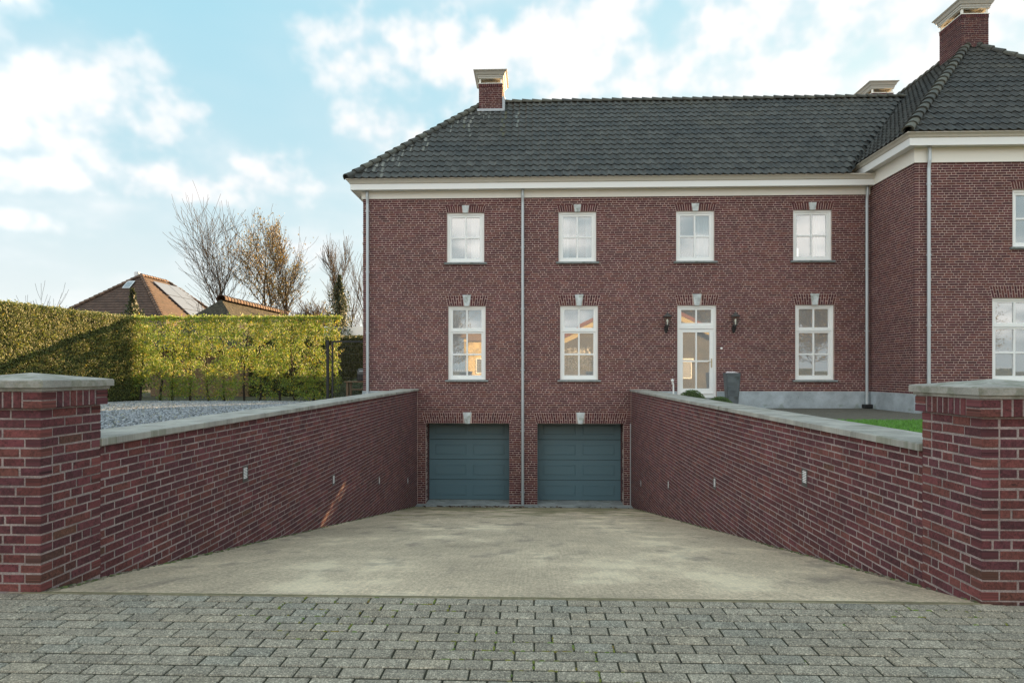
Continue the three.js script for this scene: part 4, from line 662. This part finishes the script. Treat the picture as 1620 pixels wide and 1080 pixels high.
{ // dead leaves blown against the garage step
  const R = rng(15), gb = new GB(); for (let i = 0; i < 130; i++) { const x = R() < .6 ? -2.9 + Math.pow(R(), .8) * 2.6 : -3.2 + R() * 5.8, z = -17.98 + Math.abs(R() + R() - 1) * .9, s = .03 + R() * .055, a = R() * 6.3, y = Math.max(rampY(z), -2.362) + .018 + R() * .015, k = .5 + R(), co = Math.cos(a) * s, si = Math.sin(a) * s; gb.quad([x - co, y, z - si], [x + si * .6, y + .01 * R(), z - co * .6], [x + co, y + .022 * R(), z + si], [x - si * .6, y + .012, z + co * .6], [.075 * k, .042 * k, .022 * k]); }
  mk('fallen_leaves', gb.geo(), std({ ...VC, roughness: 1, side: THREE.DoubleSide }), scene, { kind: 'stuff', label: 'brown dead leaves lying against the garage step', category: 'leaves' });
  const g = new THREE.IcosahedronGeometry(1, 0), n = 1500, im = new THREE.InstancedMesh(g, std({ roughness: 1, color: 0xffffff }), n), m = new THREE.Matrix4(), c = new THREE.Color();
  for (let i = 0; i < n; i++) { const left = R() < .5, z = -4.1 - Math.pow(R(), 1.3) * 13.8, x = left ? -3.187 - (z < -4.63 ? .028 - .0112 * (z + 4.62) : 0) + .006 + R() * R() * .05 : (z > -4.66 ? 2.788 : 2.765) - R() * R() * .05, s = .006 + R() * .014; m.makeScale(s, s * .7, s * 1.6); m.setPosition(x, rampY(z) + .001, z); im.setMatrixAt(i, m); const k = .5 + R(), w = R(); w < .45 ? c.setRGB(.10 * k, .12 * k, .04 * k) : c.setRGB(.17 * k, .14 * k, .10 * k); im.setColorAt(i, c); }
  im.name = 'wall_foot_moss'; im.userData = { kind: 'stuff', label: 'moss and crumbs along the foot of the ramp walls', category: 'moss' }; im.castShadow = im.receiveShadow = true; scene.add(im);
}
// ================================================================ hedges, gate, things behind
{ // loose back hedge with bare stems, sun behind it
  const x0 = -14.55, x1 = -6.95, z0 = -22.7, z1 = -23.25, y0 = .35, y1 = Y(2.0), zm = -23, h = thing('hedge', 'tall loose green and yellow hedge behind the gravel yard, lit from behind', 'hedge', [(x0 + x1) / 2, .36, zm]);
  const R = rng(41); for (let x = x0 + .2; x < x1; x += .42 + R() * .35) { const gs = []; let px = x, pz = zm, py = .3; for (let k = 0; k < 6; k++) { const nx = px + (R() - .5) * .10, nz = zm + (R() - .5) * .2, ny = py + .48; gs.push(cyl(px, py, pz, nx, ny, nz, .042 - k * .005, .038 - k * .005, 7)); px = nx; pz = nz; py = ny; } for (let k = 0; k < 10; k++) { const y = .8 + R() * 2.2, s = R() < .5 ? -1 : 1; gs.push(cyl(x, y, zm, x + s * (.15 + R() * .3), y + .25 + R() * .25, zm + (R() - .5) * .5, .012, .003, 4)); } mk('stem', merge(gs), M.darkBark, h); }
  const C = []; let guard = 0; while (C.length < 2600 && guard++ < 60000) { const x = x0 + .05 + R() * (x1 - x0 - .1), y = y0 + .1 + R() * (y1 - y0 - .14); if (R() < sstep(1.1, .2, y - y0) * sstep(-.2, .2, N3(x * 1.2, y * .7, 3.3)) * .95) continue; if (N3(x * 1.9, y * 1.9, 9) < -.18 - R() * .25) continue; const d = R(); C.push([x, y, d < .55 ? z0 - R() * .12 : d < .8 ? z1 + R() * .12 : mix(z1, z0, R()), R()]); }
  leafCloud('foliage', 46000, (R) => { if (R() < .14) { const x = x0 + R() * (x1 - x0); return [x, y1 - .03 - R() * .07 + N3(x * 1.7, 1, 1) * .07 + N3(x * 7, 4, 1) * .05 + (R() < .06 ? R() * .12 : 0), z1 + R() * (z0 - z1)]; } const c = C[Math.floor(R() * C.length)], g = () => (R() + R() + R() - 1.5) * .13; const p = [clamp(c[0] + g(), x0, x1), Math.min(y1, c[1] + g()), clamp(c[2] + g() * .7, z1 - .05, z0 + .05)]; p.t = c[3]; return p; }, .062, (R, p) => { const k = .65 + R() * .75, w = R() * .6 + (p.t ?? .5) * .4; return w < .30 ? [.56 * k, .48 * k, .045 * k] : w < .32 ? [.36 * k, .2 * k, .04 * k] : [.27 * k, .37 * k, .05 * k]; }, M.leaf, h, 42);
}
{ // dense clipped hedge along the left boundary
  const A = [-14.42, -23.2], B = [-15.5, -10.4], L = Math.hypot(B[0] - A[0], B[1] - A[1]), ux = (B[0] - A[0]) / L, uz = (B[1] - A[1]) / L, nx = uz, nz = -ux, y0 = .42, y1 = Y(1.97);
  const h = thing('hedge', 'dense clipped dark green hedge along the left side of the gravel yard', 'hedge', [(A[0] + B[0]) / 2, y0, (A[1] + B[1]) / 2]);
  const g = new GB(), q = (u, n, y) => [A[0] + ux * u + nx * n, y, A[1] + uz * u + nz * n]; { const c = [1, 1, 1], n0 = -.75, n1 = -.09; g.quad(q(0, n1, y0 - .1), q(L, n1, y0 - .1), q(L, n1, y1 - .09), q(0, n1, y1 - .09), c); g.quad(q(0, n1, y1 - .09), q(L, n1, y1 - .09), q(L, n0, y1 - .09), q(0, n0, y1 - .09), c); g.quad(q(0, n0, y0 - .1), q(L, n0, y0 - .1), q(L, n0, y1 - .09), q(0, n0, y1 - .09), c); g.quad(q(0, n0, y0 - .1), q(0, n1, y0 - .1), q(0, n1, y1 - .09), q(0, n0, y1 - .09), c); g.quad(q(L, n0, y0 - .1), q(L, n1, y0 - .1), q(L, n1, y1 - .09), q(L, n0, y1 - .09), c); }
  mk('core', g.geo(), M.twig, h);
  leafCloud('foliage', 62000, (R) => { const u = R() * L, w = R(); let n, y; if (w < .74) { y = y0 + R() * (y1 - y0); n = -R() * R() * .14 + N3(u * 1.3, y * 1.3, 2) * .10 + N3(u * 4, y * 4, 7) * .035; } else { n = -R() * .8; y = y1 - R() * .05 + N3(u * 1.5, n * 1.5, 5) * .06 + N3(u * 6, n * 5, 2) * .04 + (R() < .05 ? R() * .10 : 0); } return q(u, n, y); }, .052, (R) => { const k = .55 + R() * .8; return R() < .12 ? [.34 * k, .29 * k, .05 * k] : [.185 * k, .225 * k, .045 * k]; }, M.leaf, h, 43);
}
{ // steel garden gate between hedge and house
  const z = -19.1, x0 = -6.06, x1 = -4.99, yb = .50, yt = Y(.93), t = thing('garden_gate', 'black steel wire gate between the hedge and the house corner', 'gate', [(x0 + x1) / 2, .46, z]);
  for (const x of [x0 - .12, x1]) mk('gate_post', bx(x - .035, x + .035, .4, yt + .02, z - .035, z + .035).geo(), M.black, t);
  mk('gate_frame', merge([bx(x0, x0 + .05, yb, yt, z - .02, z + .02).geo(), bx(x1 - .09, x1 - .04, yb, yt, z - .02, z + .02).geo(), bx(x0 + .05, x1 - .09, yt - .05, yt, z - .02, z + .02).geo(), bx(x0 + .05, x1 - .09, yb, yb + .05, z - .02, z + .02).geo()]), M.black, t);
  for (let y = yb + .25; y < yt - .1; y += .24) mk('rail_wire', cyl(x0 + .05, y, z, x1 - .09, y, z, .003, .003, 6), M.lantern, t);
  for (let x = x0 + .1; x < x1 - .1; x += .055) mk('wire', cyl(x, yb + .05, z + .006, x, yt - .05, z + .006, .0022, .0022, 5), M.lantern, t);
}
{ // behind the gate: barbecue on a timber bench, low shrubs, a flat-roofed shed, a far hedge
  const bq = thing('barbecue', 'dark box barbecue standing on the bench behind the gate', 'barbecue', [-5.75, 1.1, -22]); mk('body', bevelBox(-6.05, -5.45, 1.10, 1.34, -22.25, -21.8, .03), M.black, bq); mk('lid', (() => { const g = new THREE.CylinderGeometry(.24, .24, .58, 16, 1, false, 0, Math.PI); g.rotateZ(Math.PI / 2); g.rotateX(Math.PI / 2 * 0); g.scale(1, .8, .9); g.translate(-5.75, 1.34, -22.03); return g; })(), M.lantern, bq); mk('handle', cyl(-5.95, 1.44, -21.78, -5.55, 1.44, -21.78, .012), M.alu, bq);
  const bn = thing('timber_bench', 'weathered timber bench behind the garden gate', 'bench', [-5.75, .34, -22]); for (const zz of [-22.2, -22.05, -21.9, -21.75]) mk('plank', bevelBox(-6.45, -5.05, 1.06, 1.10, zz - .065, zz + .065, .006), M.timber, bn); for (const x of [-6.4, -5.15]) for (const zz of [-22.2, -21.78]) mk('leg', bx(x, x + .07, .34, 1.06, zz - .035, zz + .035).geo(), M.timber, bn); for (const y of [.55, .8]) mk('shelf', bx(-6.33, -5.15, y, y + .03, -22.2, -21.8).geo(), M.timber, bn);
  const sh = thing('garden_shed', 'low flat-roofed shed with a white fascia far behind the gate', 'shed', [-8, .34, -33]); mk('wall', bx(-10.5, -5, .34, 3.3, -35, -33).geo(), M.timber, sh); mk('fascia', bx(-10.8, -4.7, 3.3, 3.75, -35.2, -32.8).geo(), M.white, sh);
  const hd = thing('hedge', 'dark clipped hedge seen through the garden gate', 'hedge', [-7.5, .34, -28]); mk('core', bx(-13, -3, .3, 2.9, -28.6, -28.1).geo(), M.twig, hd);
  leafCloud('foliage', 16000, (R) => (R() < .8 ? [-13 + R() * 10, .4 + R() * 2.6, -28.05 + R() * .08] : [-13 + R() * 10, 2.9 + R() * .08, -28.6 + R() * .6]), .075, (R) => { const k = .6 + R() * .7; return [.10 * k, .12 * k, .035 * k]; }, M.leaf, hd, 47);
  const lv = thing('lavender_bush', 'low grey-green bush behind the lower part of the gate', 'shrub', [-6.6, .34, -23.4]); mk('stems', merge(Array.from({ length: 30 }, (_, i) => { const a = i * 2.4, r = .1 + (i % 5) * .07; return cyl(-6.6, .34, -23.4, -6.6 + Math.cos(a) * r * 2, 1.0, -23.4 + Math.sin(a) * r, .006, .003, 4); })), M.bark, lv); leafCloud('foliage', 2500, (R) => { const a = R() * 6.3, r = Math.sqrt(R()) * .75; return [-6.6 + Math.cos(a) * r, .45 + R() * (.75 - r * .4), -23.4 + Math.sin(a) * r * .6]; }, .06, (R) => { const k = .6 + R() * .8; return [.17 * k, .22 * k, .12 * k]; }, M.leaf, lv, 48);
}
// ---------------------------------------------------------------- trees
function tree(name, label, [x, y, z], H, o) {
  const R = rng(o.seed), t = thing(name, label, 'tree', [x, y, z], o.group), tr = [], br = [], tips = [];
  const v = (a, b, c) => new THREE.Vector3(a, b, c);
  function grow(p, d, len, r, lev) {
    const n = lev === 0 ? 9 : 5; let q = p.clone(), dir = d.clone(), rr = r;
    for (let k = 0; k < n; k++) {
      const bd = lev === 0 ? o.bend * .45 : o.bend; dir.add(v((R() - .5) * bd, (R() - .35) * bd * .6 + (lev ? o.up : 0), (R() - .5) * bd)).normalize();
      const e = q.clone().addScaledVector(dir, len / n), r1 = Math.max(o.thin ?? .017, rr * (lev === 0 ? .87 : .88));
      (lev === 0 ? tr : br).push(cyl(q.x, q.y, q.z, e.x, e.y, e.z, rr, r1, lev === 0 ? 8 : lev < 3 ? 5 : 3)); q = e; rr = r1;
      if (lev < o.levels && (lev > 0 || k >= o.clear)) { const m = lev === 0 ? (R() < (o.twin ?? .25) ? 2 : 1) : (R() < o.dense ? 2 : 1); for (let b = 0; b < m; b++) { const a = R() * 6.283, sp = o.spread * (.7 + R() * .6), side = v(Math.cos(a), 0, Math.sin(a)); const nd = dir.clone().multiplyScalar(Math.cos(sp)).addScaledVector(side.addScaledVector(dir, -side.dot(dir)).normalize(), Math.sin(sp)).normalize(); grow(q, nd, len * (lev === 0 ? o.limb ?? .42 : .62) * (1.2 - .5 * k / n * (lev ? 0 : 1)) * (.75 + R() * .5), rr * .60, lev + 1); } }
      if (lev >= 2 || lev === o.levels) tips.push(q.clone());
    }
  }
  for (let s = 0; s < (o.stems ?? 1); s++) { const a = R() * 6.3, k = o.stems > 1 ? .16 : .04; grow(v(x + Math.cos(a) * k, y - .05, z + Math.sin(a) * k), v(Math.cos(a) * k * 1.2, 1, Math.sin(a) * k * 1.2).normalize(), H * (.82 + R() * .1), o.r ?? H * .014, 0); }
  const topY = Math.max(...tips.map((p) => p.y)), fit = H / (topY - y), side = o.side ?? fit; for (const g of [...tr, ...br]) { g.translate(-x, -y, -z); g.scale(side, fit, side); g.translate(x, y, z); } for (const p of tips) p.set(x + (p.x - x) * side, y + (p.y - y) * fit, z + (p.z - z) * side);
  const tm = mk('trunk', merge(tr), o.bark ?? M.bark, t); mk('crown', merge(br), o.bark ?? M.bark, t);
  if (o.leaves) leafCloud('leaves', o.leaves, (Q) => { const p = tips[Math.floor(Q() * tips.length)]; return [p.x + (Q() - .5) * .3, p.y + (Q() - .5) * .3, p.z + (Q() - .5) * .3]; }, o.leaf ?? .09, o.colour, M.leaf, t, o.seed + 1);
  return t;
}
const golden = (Q) => { const k = .6 + Q() * .8; return Q() < .3 ? [.24 * k, .20 * k, .05 * k] : [.30 * k, .20 * k, .05 * k]; };
const wx2 = (px, d) => (px - 845) / 1020 * d;
const TG = 'trees behind the hedge';
tree('bare_tree', 'bare tree with wide forked branches behind the small thatched roof', [wx2(343, 40), .34, -40], 12.2, { seed: 101, levels: 3, clear: 3, bend: .42, up: .07, spread: .62, dense: .35, limb: .40, twin: .5, thin: .013, group: TG, r: .19 });
tree('autumn_tree', 'sparse tree with a rounded top of brown leaves behind the hedge', [wx2(412, 42), .34, -42], 11.3, { seed: 102, levels: 3, clear: 3, bend: .4, up: .06, spread: .55, dense: .3, limb: .30, thin: .012, leaves: 2200, leaf: .13, colour: golden, group: TG, r: .19 });
tree('autumn_tree', 'slender tree with golden leaves low on its right, nearest the house', [wx2(453, 42), .34, -41], 11.6, { seed: 103, levels: 3, clear: 3, bend: .36, up: .07, spread: .5, dense: .3, limb: .26, thin: .012, leaves: 2000, leaf: .12, colour: golden, group: TG, r: .16, stems: 2 });
tree('bare_tree', 'thin bare twin-stemmed tree beside the house corner', [wx2(556, 44), .34, -44], 11.2, { seed: 104, levels: 3, clear: 2, bend: .3, up: .12, spread: .4, dense: .3, limb: .24, thin: .012, group: TG, r: .14, stems: 3 });
tree('young_tree', 'small leafy golden tree low behind the hedge, right of the autumn trees', [wx2(500, 36), .34, -36], 5.6, { seed: 105, levels: 4, clear: 0, bend: .25, up: .06, spread: .6, dense: .6, leaves: 3000, leaf: .11, colour: golden, group: TG, r: .07, stems: 2 });
tree('pollard_tree', 'cut-back pollard stump with short forked limbs left of the bare tree', [wx2(316, 37), .34, -37], 5.4, { seed: 106, levels: 1, clear: 3, bend: .1, up: .25, spread: .5, dense: .2, group: TG, r: .15 });
tree('bare_shrub', 'thin bare shrub poking above the left hedge', [wx2(35, 30), .34, -30], 5.4, { seed: 107, levels: 2, clear: 3, bend: .2, up: .1, spread: .45, dense: .3, thin: .008, group: TG, r: .03, stems: 2 });
{ // dark conifer and a small cypress tuft over the hedge
  const con = (name, label, x, y, z, H, w, n, seed) => { const t = thing(name, label, 'conifer', [x, y, z], TG); mk('trunk', cyl(x, y - .05, z, x, y + H * .95, z, .10, .015, 8), M.bark, t); const R = rng(seed), bs = []; for (let i = 0; i < 60; i++) { const k = i / 60, a = R() * 6.3, r = w * (1 - k) * (.6 + R() * .5), yy = y + .4 + k * (H - .5); bs.push(cyl(x, yy, z, x + Math.cos(a) * r, yy + r * .35, z + Math.sin(a) * r, .014, .004, 4)); } mk('branches', merge(bs), M.bark, t);
    leafCloud('foliage', n, (Q) => { const k = Math.pow(Q(), 1.15), a = Q() * 6.3, rr = w * (1 - k * k) * clamp(.7 + fbm(Math.cos(a) * 1.6 + seed, k * 6, Math.sin(a) * 1.6, 3) * 2.2, .1, 1.5) * Math.sqrt(Q()); return [x + Math.cos(a) * rr, y + .3 + k * (H - .2), z + Math.sin(a) * rr]; }, .11, (Q) => { const k = .6 + Q() * .8; return [.07 * k, .085 * k, .03 * k]; }, M.leaf, t, seed); };
  con('conifer', 'small dark pointed conifer just left of the house corner', wx2(534, 33), .34, -33, 5.9, 1.15, 9000, 111);
  con('conifer', 'feathery light green conifer tip above the hedge before the brown roof', wx2(196, 26), .34, -26, 4.35, .9, 5000, 112);
}
// ---------------------------------------------------------------- neighbour's hipped roof with solar panels, small thatched roof
function courseRoof(gb, A, B, C, D, rows, tones, R) {      // eave A-B, top D-C, stepped courses
  const L = (p, q, t) => [mix(p[0], q[0], t), mix(p[1], q[1], t), mix(p[2], q[2], t)];
  for (let i = 0; i < rows; i++) { const t0 = i / rows, t1 = (i + 1) / rows, a = L(A, D, t0), b = L(B, C, t0), c = L(B, C, t1), d = L(A, D, t1), n = 12; for (let k = 0; k < n; k++) { const g = .8 + R() * .4, col = tones.map((x) => x * g), p = L(a, b, k / n), q = L(a, b, (k + 1) / n), r = L(d, c, (k + 1) / n), s = L(d, c, k / n), up = .05; const lift = (v) => [v[0], v[1] + up, v[2]]; gb.quad(lift(p), lift(q), r, s, col, [k, i * .3], [k + 1, i * .3], [k + 1, i * .3 + .3], [k, i * .3 + .3]); gb.quad(p, q, lift(q), lift(p), col); } }
}
{
  const ax = -28, az = -45, bz = -48.3, ty = Y(6.84), p = .896, tE = 6.1, ye = ty - p * tE, R = rng(121);
  const t = thing('neighbour_house', 'neighbouring house with a brown hipped roof, solar panels and a skylight', 'house', [ax, .34, (az + bz) / 2]);
  mk('wall', bx(ax - 5.6, ax + 5.6, .3, ye - .02, bz - 5.6, az + 5.6).geo(), M.renderTan, t);
  const gb = new GB(), f = [[ax - tE, ye, az + tE], [ax + tE, ye, az + tE], [ax + tE, ye, bz - tE], [ax - tE, ye, bz - tE]], a = [ax, ty, az], b = [ax, ty, bz], tn3 = [.15, .085, .06];
  courseRoof(gb, f[0], f[1], a, a, 28, tn3, R); courseRoof(gb, f[1], f[2], b, a, 28, tn3, R); courseRoof(gb, f[2], f[3], b, b, 28, tn3, R); courseRoof(gb, f[3], f[0], a, b, 28, tn3, R);
  const roof = mk('roof', gb.geo(), M.brownTile, t);
  const caps = [...capTiles(f[0], a, 122, .13, .06), ...capTiles(f[1], a, 123, .13, .06), ...capTiles(f[2], b, 124, .13, .06), ...capTiles(a, b, 125, .13, .06)]; const g2 = new GB(); caps.forEach((c) => c.build(g2)); for (let i = 0; i < g2.c.length; i += 3) { const k = g2.c[i] / .12; g2.c[i] = .22 * k; g2.c[i + 1] = .13 * k; g2.c[i + 2] = .09 * k; } mk('hip_tiles', g2.geo(), M.brownTile, roof);
  // right slope: w metres (in plan) down from the ridge, s along z from the front
  const sl = (s, w, n) => [ax + w + n * .67, ty - p * w + n * .74, s];
  for (let i = 0; i < 2; i++) for (let k = 0; k < 4; k++) { const w0 = .45 + k * 1.12, w1 = w0 + 1.08, zf = az - .55 - i * 1.9 + w0 * 0 , za = zf + .0, zb2 = zf - 1.84, q = new GB(), C = [1, 1, 1], A = sl(za, w1, .14), B = sl(zb2, w1, .14), Cc = sl(zb2, w0, .14), D = sl(za, w0, .14); q.quad(A, B, Cc, D, C, [0, 0], [1, 0], [1, 1], [0, 1]); q.quad(sl(za, w1, .09), sl(zb2, w1, .09), B, A, C); q.quad(sl(za, w0, .09), sl(za, w1, .09), A, D, C); mk('solar_panel', q.geo(), M.solar, roof); }
  const sk = new GB(); { const fr = (x, w, n) => [ax + x, ty - p * w + n * .74, az + w + n * .67]; const C = [1, 1, 1]; sk.quad(fr(-.55, 1.25, .12), fr(.0, 1.25, .12), fr(.0, .6, .12), fr(-.55, .6, .12), C); sk.quad(fr(-.55, 1.25, .02), fr(.0, 1.25, .02), fr(.0, 1.25, .12), fr(-.55, 1.25, .12), C); const k = mk('skylight', sk.geo(), M.alu, roof); const gl = new GB(); gl.quad(fr(-.48, 1.16, .13), fr(-.1, 1.16, .13), fr(-.1, .72, .13), fr(-.48, .72, .13), C); mk('pane', gl.geo(), M.solar, k); }
  mk('chimney_pot', cyl(ax - .25, ty - .1, az + .1, ax - .25, ty + .25, az + .1, .18, .18, 10), M.alu, roof);
}
{
  const ax = -14.8, az = -30, bz = -37.4, ty = Y(3.42), p = .95, tE = 2.6, ye = ty - p * tE, R = rng(131), t = thing('thatched_barn', 'small barn with a grey thatched roof and orange ridge tiles behind the hedge', 'barn', [ax, .34, -33.7]);
  mk('wall', bx(ax - 2.2, ax + 2.2, .3, ye + .1, bz - .2, az + 2.0).geo(), M.timber, t);
  const gb = new GB(), f = [[ax - tE, ye, az + tE], [ax + tE, ye, az + tE], [ax + tE, ye, bz - .5], [ax - tE, ye, bz - .5]], a = [ax, ty, az], b = [ax, ty, bz - .5], C = [1, 1, 1];
  gb.quad(f[0], f[1], a, a, C, [0, 0], [5, 0], [2.5, 3], [2.5, 3]); gb.quad(f[1], f[2], b, a, C, [0, 0], [8, 0], [8, 3], [2, 3]); gb.quad(f[3], f[0], a, b, C, [0, 0], [8, 0], [6, 3], [0, 3]); gb.quad(f[2], f[3], b, b, C, [0, 0], [5, 0], [2, 3], [2, 3]);
  const roof = mk('roof', gb.geo(), M.thatch, t);
  const it = capTiles(a, b, 132, .20, .06); it.forEach((c) => { const q = new GB(); c.build(q); const k = .7 + R() * .6; for (let i = 0; i < q.c.length; i += 3) { q.c[i] = .22 * k; q.c[i + 1] = .12 * k; q.c[i + 2] = .08 * k; } mk('ridge_tile', q.geo(), M.brownTile, roof); });
}
// ================================================================ across the street, behind the camera: what the windows mirror
{
  const z = 20, ax = 9.6, top = Y(6.4), ex = 8.6, ye = Y(2.3), t = thing('bungalow', 'tan gabled bungalow with an orange tiled roof across the street, mirrored in the windows', 'house', [ax, 0, z + 5]);
  const s = new THREE.Shape(); s.moveTo(ax - ex + .7, -.1); s.lineTo(ax + ex - .7, -.1); s.lineTo(ax + ex - .7, ye + .2); s.lineTo(ax, top - .25); s.lineTo(ax - ex + .7, ye + .2); s.closePath();
  mk('wall', new THREE.ExtrudeGeometry(s, { depth: 10, bevelEnabled: false }).translate(0, 0, z), M.darkBrick, t);
  const g = new GB(), C = [1, 1, 1], zr = z - .6; for (const k of [-1, 1]) { const E = [ax + k * ex, ye, 0], T = [ax, top, 0], q = (p, dz, dy) => [p[0], p[1] + dy, dz]; g.quad(q(E, zr, .0), q(T, zr, 0), q(T, zr, .32), q(E, zr, .32), C); g.quad(q(E, zr, .32), q(T, zr, .32), q(T, z + 10.5, .32), q(E, z + 10.5, .32), C, [0, 0], [9, 0], [9, 11], [0, 11]); g.quad(q(E, zr, 0), q(T, zr, 0), q(T, z + 10.5, 0), q(E, z + 10.5, 0), C); } mk('roof', g.geo(), M.orangeTile, t);
  const bb = new GB(); for (const k of [-1, 1]) { const y0 = -.55; bb.quad([ax + k * ex, ye + y0 + .5, zr - .04], [ax, top + y0 + .5, zr - .04], [ax, top - .5, zr - .04], [ax + k * ex, ye - .5, zr - .04], C); } mk('barge_board', bb.geo(), M.renderCream, t);
  for (const [x, w] of [[5.4, 1.6], [11.6, 2.2]]) { const wn = mk('window', ringGeo(x, x + w, 1.0, 2.5, .09, z - .08, z - .01), M.white, t); mk('pane', bx(x + .08, x + w - .08, 1.08, 2.42, z - .03, z - .015).geo(), M.solar, wn); }
  const t2 = thing('cream_annex', 'low cream rendered annex across the street, mirrored in the windows', 'house', [-3, 0, 24]); mk('wall', bx(-6.4, 1.6, -.1, Y(2.9), 22, 28).geo(), M.renderCream, t2); mk('fascia', bx(-6.7, 1.9, Y(2.9) + .002, Y(3.6), 21.7, 28.3).geo(), M.timber, t2); for (const x of [-5.2, -2.4]) { const w = mk('window', ringGeo(x, x + 1.5, 1.1, 2.5, .08, 21.92, 21.99), M.white, t2); mk('pane', bx(x + .07, x + 1.43, 1.17, 2.43, 21.965, 21.98).geo(), M.solar, w); }
  const o = (seed, H, leaves) => ({ seed, levels: 4, clear: 2, bend: .2, up: .05, spread: .65, dense: .4, limb: .5, leaves: leaves * 2, leaf: .15, colour: golden, group: 'trees across the street', r: H * .02, bark: M.darkBark });
  tree('street_tree', 'golden tree with a dark trunk across the street, mirrored in the right window', [24.2, 0, 19], 11, o(141, 11, 5000)); tree('street_tree', 'golden tree across the street, further right', [36, 0, 22], 12, o(142, 12, 5000)); tree('street_tree', 'golden tree across the street behind the bungalow', [17, 0, 33], 13, o(143, 13, 6000)); tree('street_tree', 'nearly bare tree across the street left of the annex', [-8.2, 0, 21], 9, o(144, 9, 900));
  const hd = thing('hedge', 'dark hedge across the street under the golden trees', 'hedge', [28, 0, 17]); mk('core', bx(19, 42, -.1, 1.35, 16.6, 17.4).geo(), M.twig, hd); leafCloud('foliage', 12000, (R) => (R() < .7 ? [19 + R() * 23, R() * 1.4, 16.55 + R() * .08] : [19 + R() * 23, 1.36 + R() * .05, 16.6 + R() * .8]), .12, (R) => { const k = .6 + R() * .7; return [.09 * k, .11 * k, .03 * k]; }, M.leaf, hd, 149);
}
// white flowering plants standing inside the two left ground-floor windows
lowers.slice(0, 2).forEach(([a, b], wi) => {
  const R = rng(151 + wi), y = LY0 + .05, z = FZ - .36, x = (a + b) / 2, t = thing('flower_trough', wi ? 'trough of white flowers inside the window right of the middle downpipe' : 'trough of white flowers inside the window left of the middle downpipe', 'plant', [x, y, z], 'flowers inside the windows');
  mk('trough', bevelBox(a + .12, b - .12, y, y + .2, z - .12, z + .1, .01), M.lantern, t); mk('window_shelf', bx(a - .05, b + .05, y - .04, y, z - .16, z + .115).geo(), M.white, t);
  const st = []; for (let i = 0; i < 26; i++) { const sx = a + .16 + R() * (b - a - .32); st.push(cyl(sx, y + .18, z, sx + (R() - .5) * .2, y + .45 + R() * .5, z + (R() - .5) * .14, .005, .003, 4)); } mk('stems', merge(st), M.box, t);
  leafCloud('leaves', 260, (Q) => [a + .12 + Q() * (b - a - .24), y + .2 + Q() * .42, z + (Q() - .5) * .2], .085, (Q) => { const k = .6 + Q() * .8; return [.09 * k, .16 * k, .05 * k]; }, M.leaf, t, 160 + wi);
  leafCloud('blossom', 300, (Q) => [a + .12 + Q() * (b - a - .24), y + .32 + Math.pow(Q(), 1.3) * .55, z + .02 + (Q() - .4) * .2], .075, (Q) => { const k = .85 + Q() * .15; return [.88 * k, .86 * k, .82 * k]; }, M.leaf, t, 170 + wi);
});
renderer.render(scene, camera);
